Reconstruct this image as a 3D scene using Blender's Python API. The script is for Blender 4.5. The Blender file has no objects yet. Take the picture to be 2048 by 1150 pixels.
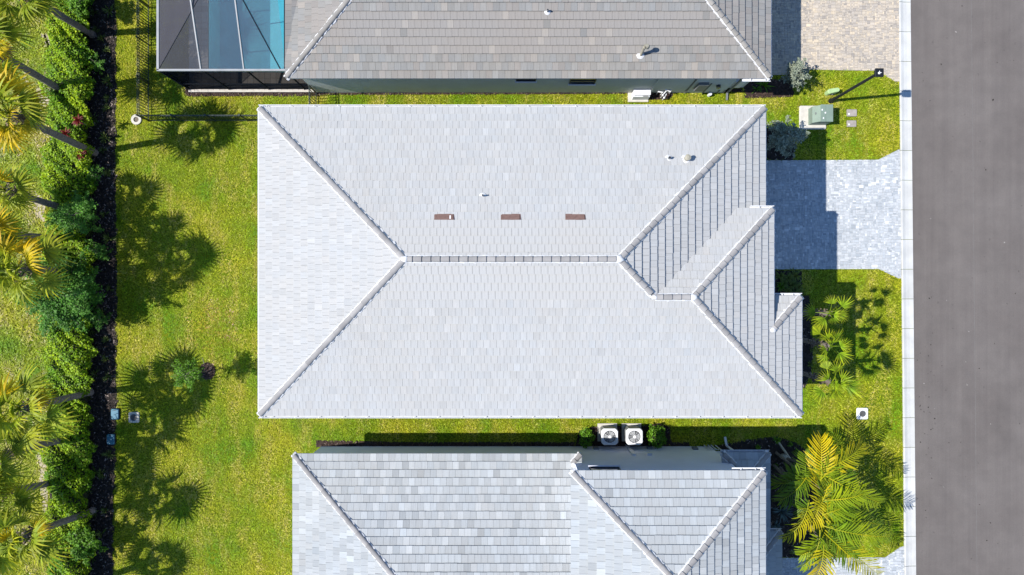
import bpy, bmesh, math, random
import numpy as np
from mathutils import Vector, Matrix

# ------------------------------------------------------------------ camera, world, sun, exposure
scene = bpy.context.scene
F, H = 1300.0, 34.2                       # focal length in photo pixels, camera height in metres
cam_d = bpy.data.cameras.new('camera'); cam = bpy.data.objects.new('camera', cam_d)
scene.collection.objects.link(cam); scene.camera = cam
cam_d.sensor_width = 36.0; cam_d.sensor_fit = 'HORIZONTAL'; cam_d.lens = F/2048*36.0
cam_d.clip_start = 0.5; cam_d.clip_end = 2000
cam.location = (0, 0, H); cam.rotation_euler = (0, 0, 0)

LIGHT = Vector((0.892, 0.085, -1.0)).normalized()      # direction the sunlight travels
elev = math.asin(-LIGHT.z)
world = bpy.data.worlds.new('World'); scene.world = world; world.use_nodes = True
wn = world.node_tree.nodes; wl = world.node_tree.links
sky = wn.new('ShaderNodeTexSky'); sky.sky_type = 'NISHITA'; sky.sun_disc = False
sky.sun_elevation = elev; sky.sun_rotation = math.atan2(-LIGHT.x, -LIGHT.y)
sky.air_density = 1.0; sky.dust_density = 0.0; sky.ozone_density = 6.0
wl.new(sky.outputs[0], wn['Background'].inputs[0]); wn['Background'].inputs[1].default_value = 0.125
sun_d = bpy.data.lights.new('sun', 'SUN'); sun_d.energy = 4.8; sun_d.angle = math.radians(0.5)
sun_d.color = (1.0, 0.955, 0.88)
sun = bpy.data.objects.new('sun', sun_d); scene.collection.objects.link(sun)
sun.rotation_euler = LIGHT.to_track_quat('-Z', 'Y').to_euler(); sun.location = (-30, 0, 40)
scene.view_settings.view_transform = 'Standard'; scene.view_settings.look = 'None'
scene.view_settings.exposure = 0.76; scene.view_settings.gamma = 1.0
scene.view_settings.use_curve_mapping = False
scene.cycles.use_denoising = True
scene.cycles.max_bounces = 6; scene.cycles.transparent_max_bounces = 12

rng = np.random.default_rng(7); random.seed(7)
COL = scene.collection

def P(px, py, z=0.0):                     # photo pixel -> the place in the world at height z
    s = (H - z)/F
    return Vector(((px-1024)*s, (575-py)*s, z))
def PX(px, z=0.0): return (px-1024)*(H-z)/F
def PY(py, z=0.0): return (575-py)*(H-z)/F

# ------------------------------------------------------------------ materials
def node_mat(name):
    m = bpy.data.materials.new(name); m.use_nodes = True
    nt = m.node_tree
    return m, nt, nt.nodes, nt.links, nt.nodes['Principled BSDF']

def mat(name, c1, c2=None, scale=4.0, rough=0.8, bump=0.0, bscale=40.0, tint=False, metal=0.0, detail=4.0, stretch=None, spec=0.3):
    m, nt, N, L, b = node_mat(name)
    c2 = c2 or tuple(x*0.85 for x in c1)
    geo = N.new('ShaderNodeNewGeometry')
    vec = geo.outputs['Position']
    if stretch:
        mp = N.new('ShaderNodeMapping'); mp.inputs['Scale'].default_value = stretch
        L.new(vec, mp.inputs[0]); vec = mp.outputs[0]
    n = N.new('ShaderNodeTexNoise'); n.inputs['Scale'].default_value = scale; n.inputs['Detail'].default_value = detail
    L.new(vec, n.inputs['Vector'])
    r = N.new('ShaderNodeValToRGB'); r.color_ramp.elements[0].position = 0.32; r.color_ramp.elements[1].position = 0.68
    r.color_ramp.elements[0].color = (*c2, 1); r.color_ramp.elements[1].color = (*c1, 1)
    L.new(n.outputs['Fac'], r.inputs[0]); col = r.outputs[0]
    if tint:
        a = N.new('ShaderNodeAttribute'); a.attribute_name = 'tint'
        mx = N.new('ShaderNodeMix'); mx.data_type = 'RGBA'; mx.blend_type = 'MULTIPLY'; mx.inputs[0].default_value = 1
        L.new(col, mx.inputs[6]); L.new(a.outputs['Color'], mx.inputs[7]); col = mx.outputs[2]
    L.new(col, b.inputs['Base Color'])
    b.inputs['Roughness'].default_value = rough; b.inputs['Metallic'].default_value = metal
    b.inputs['Specular IOR Level'].default_value = spec
    if bump:
        n2 = N.new('ShaderNodeTexNoise'); n2.inputs['Scale'].default_value = bscale; n2.inputs['Detail'].default_value = 5
        L.new(geo.outputs['Position'], n2.inputs['Vector'])
        bp = N.new('ShaderNodeBump'); bp.inputs['Strength'].default_value = bump; bp.inputs['Distance'].default_value = 0.02
        L.new(n2.outputs['Fac'], bp.inputs['Height']); L.new(bp.outputs[0], b.inputs['Normal'])
    return m

def leaf_mat(name, c1, c2, scale=0.6, trans=0.3, rough=0.55):
    """leaf colour x 'tint' attribute x object random, with light passing through"""
    m, nt, N, L, b = node_mat(name)
    geo = N.new('ShaderNodeNewGeometry')
    n = N.new('ShaderNodeTexNoise'); n.inputs['Scale'].default_value = scale; n.inputs['Detail'].default_value = 3
    L.new(geo.outputs['Position'], n.inputs['Vector'])
    r = N.new('ShaderNodeValToRGB'); r.color_ramp.elements[0].position = 0.35; r.color_ramp.elements[1].position = 0.65
    r.color_ramp.elements[0].color = (*c2, 1); r.color_ramp.elements[1].color = (*c1, 1)
    L.new(n.outputs['Fac'], r.inputs[0])
    a = N.new('ShaderNodeAttribute'); a.attribute_name = 'tint'
    mx = N.new('ShaderNodeMix'); mx.data_type = 'RGBA'; mx.blend_type = 'MULTIPLY'; mx.inputs[0].default_value = 1
    L.new(r.outputs[0], mx.inputs[6]); L.new(a.outputs['Color'], mx.inputs[7])
    b.inputs['Roughness'].default_value = rough; b.inputs['Specular IOR Level'].default_value = 0.25
    L.new(mx.outputs[2], b.inputs['Base Color'])
    t = N.new('ShaderNodeBsdfTranslucent'); L.new(mx.outputs[2], t.inputs['Color'])
    ms = N.new('ShaderNodeMixShader'); ms.inputs[0].default_value = trans
    out = N['Material Output']
    L.new(b.outputs[0], ms.inputs[1]); L.new(t.outputs[0], ms.inputs[2]); L.new(ms.outputs[0], out.inputs[0])
    return m

def tile_mat(name, warm):
    """concrete roof tile: per-tile tint, brushed streaks along the slope, faint weathering"""
    m, nt, N, L, b = node_mat(name)
    uv = N.new('ShaderNodeUVMap'); uv.uv_map = 'UVMap'
    mp = N.new('ShaderNodeMapping'); mp.inputs['Scale'].default_value = (38, 1.6, 1); L.new(uv.outputs[0], mp.inputs[0])
    n = N.new('ShaderNodeTexNoise'); n.inputs['Scale'].default_value = 1; n.inputs['Detail'].default_value = 3
    L.new(mp.outputs[0], n.inputs['Vector'])
    mr = N.new('ShaderNodeMapRange'); mr.inputs[1].default_value = 0.3; mr.inputs[2].default_value = 0.7
    mr.inputs[3].default_value = 0.90; mr.inputs[4].default_value = 1.08; L.new(n.outputs['Fac'], mr.inputs[0])
    geo = N.new('ShaderNodeNewGeometry')
    n2 = N.new('ShaderNodeTexNoise'); n2.inputs['Scale'].default_value = 0.35; n2.inputs['Detail'].default_value = 3
    L.new(geo.outputs['Position'], n2.inputs['Vector'])
    r = N.new('ShaderNodeValToRGB'); r.color_ramp.elements[0].position = 0.35; r.color_ramp.elements[1].position = 0.65
    r.color_ramp.elements[0].color = (1, 1, 1, 1); r.color_ramp.elements[1].color = (*warm, 1)
    L.new(n2.outputs['Fac'], r.inputs[0])
    a = N.new('ShaderNodeAttribute'); a.attribute_name = 'tint'
    mx = N.new('ShaderNodeMix'); mx.data_type = 'RGBA'; mx.blend_type = 'MULTIPLY'; mx.inputs[0].default_value = 1
    L.new(a.outputs['Color'], mx.inputs[6]); L.new(r.outputs[0], mx.inputs[7])
    vm = N.new('ShaderNodeVectorMath'); vm.operation = 'SCALE'
    L.new(mx.outputs[2], vm.inputs[0]); L.new(mr.outputs[0], vm.inputs['Scale'])
    L.new(vm.outputs[0], b.inputs['Base Color'])
    b.inputs['Roughness'].default_value = 0.85; b.inputs['Specular IOR Level'].default_value = 0.2
    return m

M = {}
M['tile'] = tile_mat('roof tile pale grey', (1.0, 0.985, 0.965))
M['tile_tan'] = tile_mat('roof tile tan grey', (1.02, 0.985, 0.95))
M['deck'] = mat('roof underlay', (0.10, 0.10, 0.105), rough=0.9)
M['cap'] = mat('ridge tile concrete', (0.262, 0.252, 0.245), (0.215, 0.207, 0.204), scale=2.2, rough=0.85, bump=0.15, tint=True)
M['cap_tan'] = mat('ridge tile tan concrete', (0.25, 0.235, 0.215), (0.21, 0.20, 0.185), scale=2.2, rough=0.85, bump=0.15, tint=True)
M['mortar'] = mat('white mortar', (0.58, 0.58, 0.59), (0.45, 0.45, 0.46), scale=4, detail=7, rough=0.9, bump=0.6, bscale=30)
M['white'] = mat('white metal', (0.62, 0.63, 0.65), (0.54, 0.55, 0.57), scale=3, rough=0.45)
M['stucco'] = mat('grey stucco', (0.68, 0.70, 0.79), (0.63, 0.65, 0.735), scale=1.2, rough=0.9, bump=0.3, bscale=60)
M['stucco_green'] = mat('grey green stucco', (0.54, 0.555, 0.52), (0.49, 0.505, 0.47), scale=1.2, rough=0.9, bump=0.3, bscale=60)
M['soffit'] = mat('soffit', (0.55, 0.55, 0.55), rough=0.8)
M['glass'] = mat('dark glass', (0.02, 0.025, 0.03), rough=0.08, spec=0.6)
M['frame'] = mat('window frame', (0.05, 0.05, 0.055), rough=0.5)
M['brown'] = mat('brown vent metal', (0.165, 0.100, 0.082), (0.125, 0.075, 0.062), scale=9, rough=0.6)
M['black'] = mat('black metal', (0.012, 0.014, 0.018), (0.008, 0.009, 0.012), scale=3, rough=0.45)
M['fence'] = mat('dark green black fence metal', (0.020, 0.035, 0.036), (0.014, 0.024, 0.026), scale=3, rough=0.35, spec=0.6)
M['cage'] = mat('grey aluminium', (0.28, 0.29, 0.30), (0.22, 0.23, 0.24), scale=2, rough=0.4, spec=0.5)
M['cage_dark'] = mat('bronze aluminium', (0.012, 0.016, 0.024), rough=0.75, spec=0.1)
M['concrete'] = mat('concrete', (0.485, 0.485, 0.47), (0.40, 0.40, 0.39), scale=1.3, detail=8, rough=0.9, bump=0.25, bscale=50, tint=True)
M['pad'] = mat('pale concrete pad', (0.50, 0.48, 0.43), (0.42, 0.40, 0.36), scale=5, rough=0.9, bump=0.3)
M['paver'] = mat('concrete pavers', (1.02, 1.02, 1.02), (0.90, 0.91, 0.92), scale=0.9, detail=6, rough=0.9, bump=0.3, bscale=70, tint=True)
M['joint'] = mat('paver joint sand', (0.24, 0.235, 0.23), rough=0.95)
M['mulch'] = mat('black mulch', (0.034, 0.026, 0.023), (0.012, 0.010, 0.009), scale=5, rough=0.95, bump=1.0, bscale=25)
M['mulch_brown'] = mat('brown mulch', (0.050, 0.030, 0.024), (0.022, 0.014, 0.012), scale=12, rough=0.95, bump=1.0, bscale=25)
M['chip'] = mat('bark chips', (1, 1, 1), (0.6, 0.6, 0.6), scale=20, rough=0.9, tint=True)
M['sand'] = mat('pale sandy soil', (0.42, 0.36, 0.27), (0.25, 0.22, 0.14), scale=3, rough=0.95, bump=0.5)
M['trunk'] = mat('palm trunk', (0.22, 0.185, 0.16), (0.11, 0.092, 0.08), scale=5, rough=0.95, bump=0.9, bscale=16, stretch=(1, 1, 4))
M['bark'] = mat('grey bark', (0.20, 0.17, 0.13), (0.10, 0.085, 0.065), scale=12, rough=0.95, bump=0.8)
M['thatch'] = mat('dry thatch', (0.22, 0.17, 0.12), (0.11, 0.085, 0.06), scale=10, rough=0.95, tint=True)
M['transformer'] = mat('grey green cabinet paint', (0.17, 0.225, 0.185), (0.15, 0.20, 0.165), scale=3, rough=0.5)
M['palegreen'] = mat('pale green plastic', (0.33, 0.46, 0.22), (0.29, 0.41, 0.19), scale=5, rough=0.5)
M['teal'] = mat('blue green plastic lid', (0.045, 0.16, 0.235), (0.035, 0.13, 0.20), scale=8, rough=0.55)
M['grate'] = mat('iron grate', (0.03, 0.026, 0.026), rough=0.7)
M['steel'] = mat('grey steel', (0.16, 0.17, 0.18), rough=0.5)
M['pool'] = mat('pool plaster', (0.32, 0.70, 0.78), (0.27, 0.62, 0.70), scale=1.2, rough=0.8)
M['coping'] = mat('pool deck stone', (0.34, 0.31, 0.28), (0.26, 0.24, 0.22), scale=7, rough=0.9)
M['sticker'] = mat('white sticker', (0.7, 0.7, 0.7), rough=0.5)
M['meterlid'] = mat('weathered lid', (0.30, 0.27, 0.245), (0.24, 0.215, 0.195), scale=6, rough=0.9, bump=0.4)
M['tan'] = mat('tan plastic', (0.30, 0.28, 0.22), rough=0.6)

M['grass'] = leaf_mat('grass blades', (0.365, 0.375, 0.012), (0.150, 0.290, 0.004), scale=0.42, trans=0.35, rough=0.6)
def grass_patches(m):
    N = m.node_tree.nodes; L = m.node_tree.links; geo = N.new('ShaderNodeNewGeometry')
    mp = N.new('ShaderNodeMapping'); mp.inputs['Scale'].default_value = (1.5, 0.55, 1); L.new(geo.outputs['Position'], mp.inputs[0])
    n = N.new('ShaderNodeTexNoise'); n.inputs['Scale'].default_value = 0.8; n.inputs['Detail'].default_value = 7; n.inputs['Roughness'].default_value = 0.65
    L.new(mp.outputs[0], n.inputs['Vector'])
    r = N.new('ShaderNodeValToRGB'); r.color_ramp.elements[0].position = 0.47; r.color_ramp.elements[1].position = 0.62
    r.color_ramp.elements[0].color = (0, 0, 0, 1); r.color_ramp.elements[1].color = (0.75, 0.75, 0.75, 1); L.new(n.outputs['Fac'], r.inputs[0])
    mx = N.new('ShaderNodeMix'); mx.data_type = 'RGBA'; mx.inputs[7].default_value = (0.46, 0.41, 0.05, 1)
    ramp0 = [x for x in N if x.bl_idname == 'ShaderNodeValToRGB'][0]; mul0 = [x for x in N if x.bl_idname == 'ShaderNodeMix'][0]
    L.new(r.outputs[0], mx.inputs[0]); L.new(ramp0.outputs[0], mx.inputs[6]); L.new(mx.outputs[2], mul0.inputs[6])
grass_patches(M['grass'])
M['sabal'] = leaf_mat('sabal frond', (0.390, 0.375, 0.022), (0.210, 0.265, 0.016), scale=1.2, trans=0.35)
M['fan'] = leaf_mat('fan palm frond', (0.300, 0.335, 0.012), (0.190, 0.265, 0.010), scale=1.5, trans=0.35)
M['areca'] = leaf_mat('areca frond', (0.42, 0.375, 0.006), (0.22, 0.27, 0.006), scale=0.7, trans=0.22)
M['hedge'] = leaf_mat('hedge leaves', (0.245, 0.365, 0.004), (0.095, 0.215, 0.003), scale=0.8, trans=0.3)
M['tree'] = leaf_mat('tree leaves', (0.085, 0.215, 0.022), (0.045, 0.140, 0.014), scale=0.9, trans=0.3)
M['bush'] = leaf_mat('bush leaves', (0.100, 0.220, 0.010), (0.060, 0.150, 0.006), scale=2, trans=0.3)
M['silver'] = leaf_mat('silver leaves', (0.23, 0.255, 0.19), (0.145, 0.175, 0.125), scale=2.5, trans=0.12)
M['tuft'] = leaf_mat('dark tuft leaves', (0.15, 0.19, 0.04), (0.08, 0.13, 0.025), scale=3, trans=0.25)
M['red'] = leaf_mat('red leaves', (0.16, 0.008, 0.006), (0.10, 0.006, 0.006), scale=3, trans=0.25)
M['blueleaf'] = leaf_mat('blue grey leaves', (0.10, 0.16, 0.17), (0.07, 0.12, 0.13), scale=3, trans=0.15)
M['core'] = mat('inner twigs', (0.020, 0.028, 0.010), (0.010, 0.014, 0.006), scale=8, rough=0.95)  # solid dark filling; shade inside the foliage is put into its colour

# ground sheet under the lawn
m, nt, N, L, b = node_mat('lawn soil'); M['ground'] = m
geo = N.new('ShaderNodeNewGeometry')
n1 = N.new('ShaderNodeTexNoise'); n1.inputs['Scale'].default_value = 0.45; n1.inputs['Detail'].default_value = 5
n2 = N.new('ShaderNodeTexNoise'); n2.inputs['Scale'].default_value = 9; n2.inputs['Detail'].default_value = 6
L.new(geo.outputs['Position'], n1.inputs['Vector']); L.new(geo.outputs['Position'], n2.inputs['Vector'])
r1 = N.new('ShaderNodeValToRGB'); r1.color_ramp.elements[0].position = 0.35; r1.color_ramp.elements[1].position = 0.68
r1.color_ramp.elements[0].color = (0.085, 0.135, 0.003, 1); r1.color_ramp.elements[1].color = (0.165, 0.175, 0.008, 1)
r2 = N.new('ShaderNodeValToRGB'); r2.color_ramp.elements[0].position = 0.3; r2.color_ramp.elements[1].position = 0.72
r2.color_ramp.elements[0].color = (0.55, 0.55, 0.5, 1); r2.color_ramp.elements[1].color = (1.15, 1.15, 1.1, 1)
mx = N.new('ShaderNodeMix'); mx.data_type = 'RGBA'; mx.blend_type = 'MULTIPLY'; mx.inputs[0].default_value = 1
L.new(n1.outputs['Fac'], r1.inputs[0]); L.new(n2.outputs['Fac'], r2.inputs[0])
L.new(r1.outputs[0], mx.inputs[6]); L.new(r2.outputs[0], mx.inputs[7]); L.new(mx.outputs[2], b.inputs['Base Color'])
b.inputs['Roughness'].default_value = 0.95; b.inputs['Specular IOR Level'].default_value = 0.1

# asphalt: fine aggregate, long bands left by the paver, a few dark oil drops and one broad stain
m, nt, N, L, b = node_mat('asphalt'); M['asphalt'] = m
geo = N.new('ShaderNodeNewGeometry'); POS = geo.outputs['Position']
def noise(scale, detail=4, stretch=None):
    n = N.new('ShaderNodeTexNoise'); n.inputs['Scale'].default_value = scale; n.inputs['Detail'].default_value = detail
    v = POS
    if stretch:
        mp = N.new('ShaderNodeMapping'); mp.inputs['Scale'].default_value = stretch; L.new(POS, mp.inputs[0]); v = mp.outputs[0]
    L.new(v, n.inputs['Vector']); return n.outputs['Fac']
def ramp(fac, p0, c0, p1, c1):
    r = N.new('ShaderNodeValToRGB'); r.color_ramp.elements[0].position = p0; r.color_ramp.elements[1].position = p1
    r.color_ramp.elements[0].color = (*c0, 1); r.color_ramp.elements[1].color = (*c1, 1); L.new(fac, r.inputs[0]); return r.outputs[0]
def mul(a, c):
    mx = N.new('ShaderNodeMix'); mx.data_type = 'RGBA'; mx.blend_type = 'MULTIPLY'; mx.inputs[0].default_value = 1
    L.new(a, mx.inputs[6]); L.new(c, mx.inputs[7]); return mx.outputs[2]
c = ramp(noise(0.35, 5), 0.3, (0.110, 0.097, 0.090), 0.7, (0.130, 0.116, 0.108))
c = mul(c, ramp(noise(1.0, 3, (1.6, 0.03, 1)), 0.3, (0.92, 0.92, 0.93), 0.7, (1.05, 1.05, 1.05)))
c = mul(c, ramp(noise(55, 3), 0.3, (0.86, 0.86, 0.86), 0.7, (1.12, 1.12, 1.12)))
c = mul(c, ramp(noise(1.3, 6), 0.3, (0.93, 0.93, 0.93), 0.7, (1.06, 1.055, 1.05)))
c = mul(c, ramp(noise(1.0, 4, (9.0, 0.12, 1)), 0.3, (0.965, 0.965, 0.965), 0.7, (1.03, 1.03, 1.03)))
c = mul(c, ramp(noise(3.0, 6), 0.68, (1, 1, 1), 0.78, (0.72, 0.72, 0.72)))
# an old tide mark where a puddle dried: a soft irregular ring
dv = N.new('ShaderNodeVectorMath'); dv.operation = 'DISTANCE'; nd = N.new('ShaderNodeTexNoise'); nd.inputs['Scale'].default_value = 0.42; nd.inputs['Detail'].default_value = 4; L.new(POS, nd.inputs['Vector'])
va = N.new('ShaderNodeVectorMath'); va.operation = 'ADD'; L.new(POS, va.inputs[0]); L.new(nd.outputs['Color'], va.inputs[1]); L.new(va.outputs[0], dv.inputs[0])
dv.inputs[1].default_value = (PX(2082)+0.5, PY(838)+0.5, 0.5)
rg = N.new('ShaderNodeValToRGB'); e = rg.color_ramp.elements; e[0].position = 0.0; e[0].color = (1.03, 1.03, 1.03, 1); e[1].position = 1.0; e[1].color = (1, 1, 1, 1)
for p_, v_ in ((0.30, 1.0), (0.50, 0.90), (0.60, 0.91), (0.75, 1.0)): q_ = e.new(p_); q_.color = (v_, v_, v_, 1)
ds = N.new('ShaderNodeMath'); ds.operation = 'MULTIPLY'; ds.inputs[1].default_value = 0.25; L.new(dv.outputs['Value'], ds.inputs[0]); L.new(ds.outputs[0], rg.inputs[0])
c = mul(c, rg.outputs[0])
L.new(c, b.inputs['Base Color']); b.inputs['Roughness'].default_value = 0.9; b.inputs['Specular IOR Level'].default_value = 0.2
n2 = N.new('ShaderNodeTexNoise'); n2.inputs['Scale'].default_value = 60; L.new(POS, n2.inputs['Vector'])
bp = N.new('ShaderNodeBump'); bp.inputs['Strength'].default_value = 0.35; bp.inputs['Distance'].default_value = 0.01
L.new(n2.outputs['Fac'], bp.inputs['Height']); L.new(bp.outputs[0], b.inputs['Normal'])

# insect screen: clear gaps mixed with a diffuse weave
def screen_mat(name, col, opacity):
    m = bpy.data.materials.new(name); m.use_nodes = True
    N = m.node_tree.nodes; L = m.node_tree.links; N.clear()
    out = N.new('ShaderNodeOutputMaterial'); t = N.new('ShaderNodeBsdfTransparent'); d = N.new('ShaderNodeBsdfDiffuse')
    geo = N.new('ShaderNodeNewGeometry'); n = N.new('ShaderNodeTexNoise'); n.inputs['Scale'].default_value = 1.5
    L.new(geo.outputs['Position'], n.inputs['Vector'])
    r = N.new('ShaderNodeValToRGB'); r.color_ramp.elements[0].color = (*[x*0.8 for x in col], 1); r.color_ramp.elements[1].color = (*col, 1)
    L.new(n.outputs['Fac'], r.inputs[0]); L.new(r.outputs[0], d.inputs[0])
    ms = N.new('ShaderNodeMixShader'); ms.inputs[0].default_value = opacity
    L.new(t.outputs[0], ms.inputs[1]); L.new(d.outputs[0], ms.inputs[2]); L.new(ms.outputs[0], out.inputs[0])
    return m
M['screen'] = screen_mat('roof insect screen', (0.17, 0.175, 0.19), 0.29)
M['screen_west'] = screen_mat('roof insect screen west shade', (0.085, 0.085, 0.10), 0.62)  # west facet: the shade behind it is put into darker colour and opacity
M['screen_wall'] = screen_mat('side insect screen', (0.008, 0.009, 0.013), 0.88)  # grazing view and shade behind are put into near-black colour and opacity

m = bpy.data.materials.new('pool water'); m.use_nodes = True; M['water'] = m
N = m.node_tree.nodes; L = m.node_tree.links; N.clear()
out = N.new('ShaderNodeOutputMaterial'); t = N.new('ShaderNodeBsdfTransparent'); t.inputs[0].default_value = (0.62, 0.94, 0.98, 1)
g = N.new('ShaderNodeBsdfGlossy'); g.inputs['Roughness'].default_value = 0.06
ms = N.new('ShaderNodeMixShader'); ms.inputs[0].default_value = 0.06
geo = N.new('ShaderNodeNewGeometry'); n = N.new('ShaderNodeTexNoise'); n.inputs['Scale'].default_value = 5; L.new(geo.outputs['Position'], n.inputs['Vector'])
bp = N.new('ShaderNodeBump'); bp.inputs['Strength'].default_value = 0.15; L.new(n.outputs['Fac'], bp.inputs['Height']); L.new(bp.outputs[0], g.inputs['Normal'])
L.new(t.outputs[0], ms.inputs[1]); L.new(g.outputs[0], ms.inputs[2]); L.new(ms.outputs[0], out.inputs[0])

# ------------------------------------------------------------------ object helpers
def attach(o, parent):
    if parent is not None:
        o.parent = parent
        if 'base' in WORLD.get(parent.name, {}):
            o.matrix_parent_inverse = WORLD[parent.name]['base'].inverted()
WORLD = {}
def tag(o, label=None, cat=None, group=None, kind=None):
    if label: o['label'] = label
    if cat: o['category'] = cat
    if group: o['group'] = group
    if kind: o['kind'] = kind
    return o
def thing(name, loc, label, cat, group=None, rz=0.0):
    o = bpy.data.objects.new(name, None); o.empty_display_size = 0.2; COL.objects.link(o)
    o.location = loc; o.rotation_euler = (0, 0, rz)
    WORLD[o.name] = {'base': Matrix.Translation(Vector(loc)) @ Matrix.Rotation(rz, 4, 'Z')}
    return tag(o, label, cat, group)

class MB:
    """collects polygons for one mesh object"""
    def __init__(s): s.v = []; s.f = []; s.t = []; s.uv = []
    def add(s, vs, fs, tint=None, uvs=None):
        o = len(s.v); s.v += [tuple(v) for v in vs]; s.f += [tuple(i+o for i in f) for f in fs]
        s.t += [tint or (1, 1, 1)]*len(vs)
        s.uv += list(uvs) if uvs else [(0, 0)]*len(vs)
    def quad(s, a, b, c, d, tint=None): s.add([a, b, c, d], [(0, 1, 2, 3)], tint)
    def box(s, x0, y0, z0, x1, y1, z1, tint=None, bev=0.0):
        if bev:
            pr = [(x0+bev, y0), (x1-bev, y0), (x1, y0+bev), (x1, y1-bev), (x1-bev, y1), (x0+bev, y1), (x0, y1-bev), (x0, y0+bev)]
            cx, cy = (x0+x1)/2, (y0+y1)/2
            n = 8; vs = [(x, y, z0) for x, y in pr] + [(x, y, z1-bev*0.5) for x, y in pr]
            k = bev*0.5
            vs += [(x + (k if x < cx else -k), y + (k if y < cy else -k), z1) for x, y in pr]
            fs = [(i, (i+1) % n, n+(i+1) % n, n+i) for i in range(n)] + [(n+i, n+(i+1) % n, 2*n+(i+1) % n, 2*n+i) for i in range(n)]
            fs += [tuple(range(2*n, 3*n)), tuple(reversed(range(n)))]
            s.add(vs, fs, tint); return
        s.add([(x0, y0, z0), (x1, y0, z0), (x1, y1, z0), (x0, y1, z0), (x0, y0, z1), (x1, y0, z1), (x1, y1, z1), (x0, y1, z1)],
              [(3, 2, 1, 0), (4, 5, 6, 7), (0, 1, 5, 4), (1, 2, 6, 5), (2, 3, 7, 6), (3, 0, 4, 7)], tint)
    def bar(s, a, b, w, h=None, tint=None, up=(0, 0, 1)):
        a = Vector(a); b = Vector(b); d = (b-a).normalized(); u = Vector(up)
        if abs(d.dot(u)) > 0.95: u = Vector((0, 1, 0))
        sd = d.cross(u).normalized(); up2 = sd.cross(d).normalized(); h = h or w
        vs = []
        for p in (a, b):
            for i, j in ((-1, -1), (1, -1), (1, 1), (-1, 1)): vs.append(p + sd*(i*w/2) + up2*(j*h/2))
        s.add(vs, [(3, 2, 1, 0), (4, 5, 6, 7), (0, 1, 5, 4), (1, 2, 6, 5), (2, 3, 7, 6), (3, 0, 4, 7)], tint)
    def tube(s, pts, rad, seg=8, tint=None, cap=True):
        pts = [Vector(p) for p in pts]; rad = rad if isinstance(rad, (list, tuple)) else [rad]*len(pts)
        vs = []; fs = []
        for i, p in enumerate(pts):
            d = (pts[min(i+1, len(pts)-1)] - pts[max(i-1, 0)]).normalized()
            u = Vector((0, 0, 1)) if abs(d.z) < 0.9 else Vector((1, 0, 0))
            sd = d.cross(u).normalized(); u2 = sd.cross(d)
            for k in range(seg):
                a = 2*math.pi*k/seg; vs.append(p + (sd*math.cos(a) + u2*math.sin(a))*rad[i])
        for i in range(len(pts)-1):
            for k in range(seg):
                k2 = (k+1) % seg; fs.append((i*seg+k, i*seg+k2, (i+1)*seg+k2, (i+1)*seg+k))
        if cap:
            fs.append(tuple(reversed(range(seg)))); fs.append(tuple(range((len(pts)-1)*seg, len(pts)*seg)))
        s.add(vs, fs, tint)
    def disc(s, c, r, z0, z1, seg=20, tint=None, r1=None):
        r1 = r if r1 is None else r1
        vs = [(c[0]+r*math.cos(2*math.pi*k/seg), c[1]+r*math.sin(2*math.pi*k/seg), z0) for k in range(seg)]
        vs += [(c[0]+r1*math.cos(2*math.pi*k/seg), c[1]+r1*math.sin(2*math.pi*k/seg), z1) for k in range(seg)]
        fs = [(k, (k+1) % seg, seg+(k+1) % seg, seg+k) for k in range(seg)] + [tuple(range(seg, 2*seg)), tuple(reversed(range(seg)))]
        s.add(vs, fs, tint)
    def ring(s, c, r0, r1, z0, z1, seg=20, tint=None):
        vs = []
        for r, z in ((r0, z0), (r1, z0), (r1, z1), (r0, z1)):
            vs += [(c[0]+r*math.cos(2*math.pi*k/seg), c[1]+r*math.sin(2*math.pi*k/seg), z) for k in range(seg)]
        fs = []
        for q in range(4):
            q2 = (q+1) % 4
            for k in range(seg):
                k2 = (k+1) % seg; fs.append((q*seg+k, q*seg+k2, q2*seg+k2, q2*seg+k))
        s.add(vs, fs, tint)
    def blob(s, c, r, seed=0, tint=None, jit=0.25):
        rr = random.Random(seed); bm = bmesh.new(); bmesh.ops.create_icosphere(bm, subdivisions=2, radius=1)
        vs = [(c[0]+v.co.x*r[0]*(1+rr.uniform(-jit, jit)), c[1]+v.co.y*r[1]*(1+rr.uniform(-jit, jit)), c[2]+v.co.z*r[2]*(1+rr.uniform(-jit, jit))) for v in bm.verts]
        bm.verts.index_update(); fs = [tuple(v.index for v in f.verts) for f in bm.faces]; bm.free(); s.add(vs, fs, tint)
    def mesh(s, name, m, smooth=False):
        me = bpy.data.meshes.new(name); me.from_pydata(s.v, [], s.f); me.materials.append(m)
        at = me.attributes.new('tint', 'FLOAT_COLOR', 'POINT')
        t = np.ones((len(s.v), 4), dtype=np.float32); t[:, :3] = np.array(s.t, dtype=np.float32).reshape(-1, 3); at.data.foreach_set('color', t.ravel())
        if any(u != (0, 0) for u in s.uv):
            ul = me.uv_layers.new(name='UVMap'); li = np.zeros(len(me.loops), dtype=np.int32); me.loops.foreach_get('vertex_index', li)
            ul.data.foreach_set('uv', np.array(s.uv, dtype=np.float32)[li].ravel())
        if smooth: me.polygons.foreach_set('use_smooth', [True]*len(me.polygons))
        me.update(); return me
    def build(s, name, m, parent=None, smooth=False, kind=None):
        o = bpy.data.objects.new(name, s.mesh(name, m, smooth)); COL.objects.link(o); attach(o, parent)
        if kind: o['kind'] = kind
        return o
def link_mesh(name, me, parent=None, matrix=None, kind=None):
    o = bpy.data.objects.new(name, me); COL.objects.link(o); attach(o, parent)
    if matrix is not None: o.matrix_basis = matrix
    if kind: o['kind'] = kind
    return o
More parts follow.
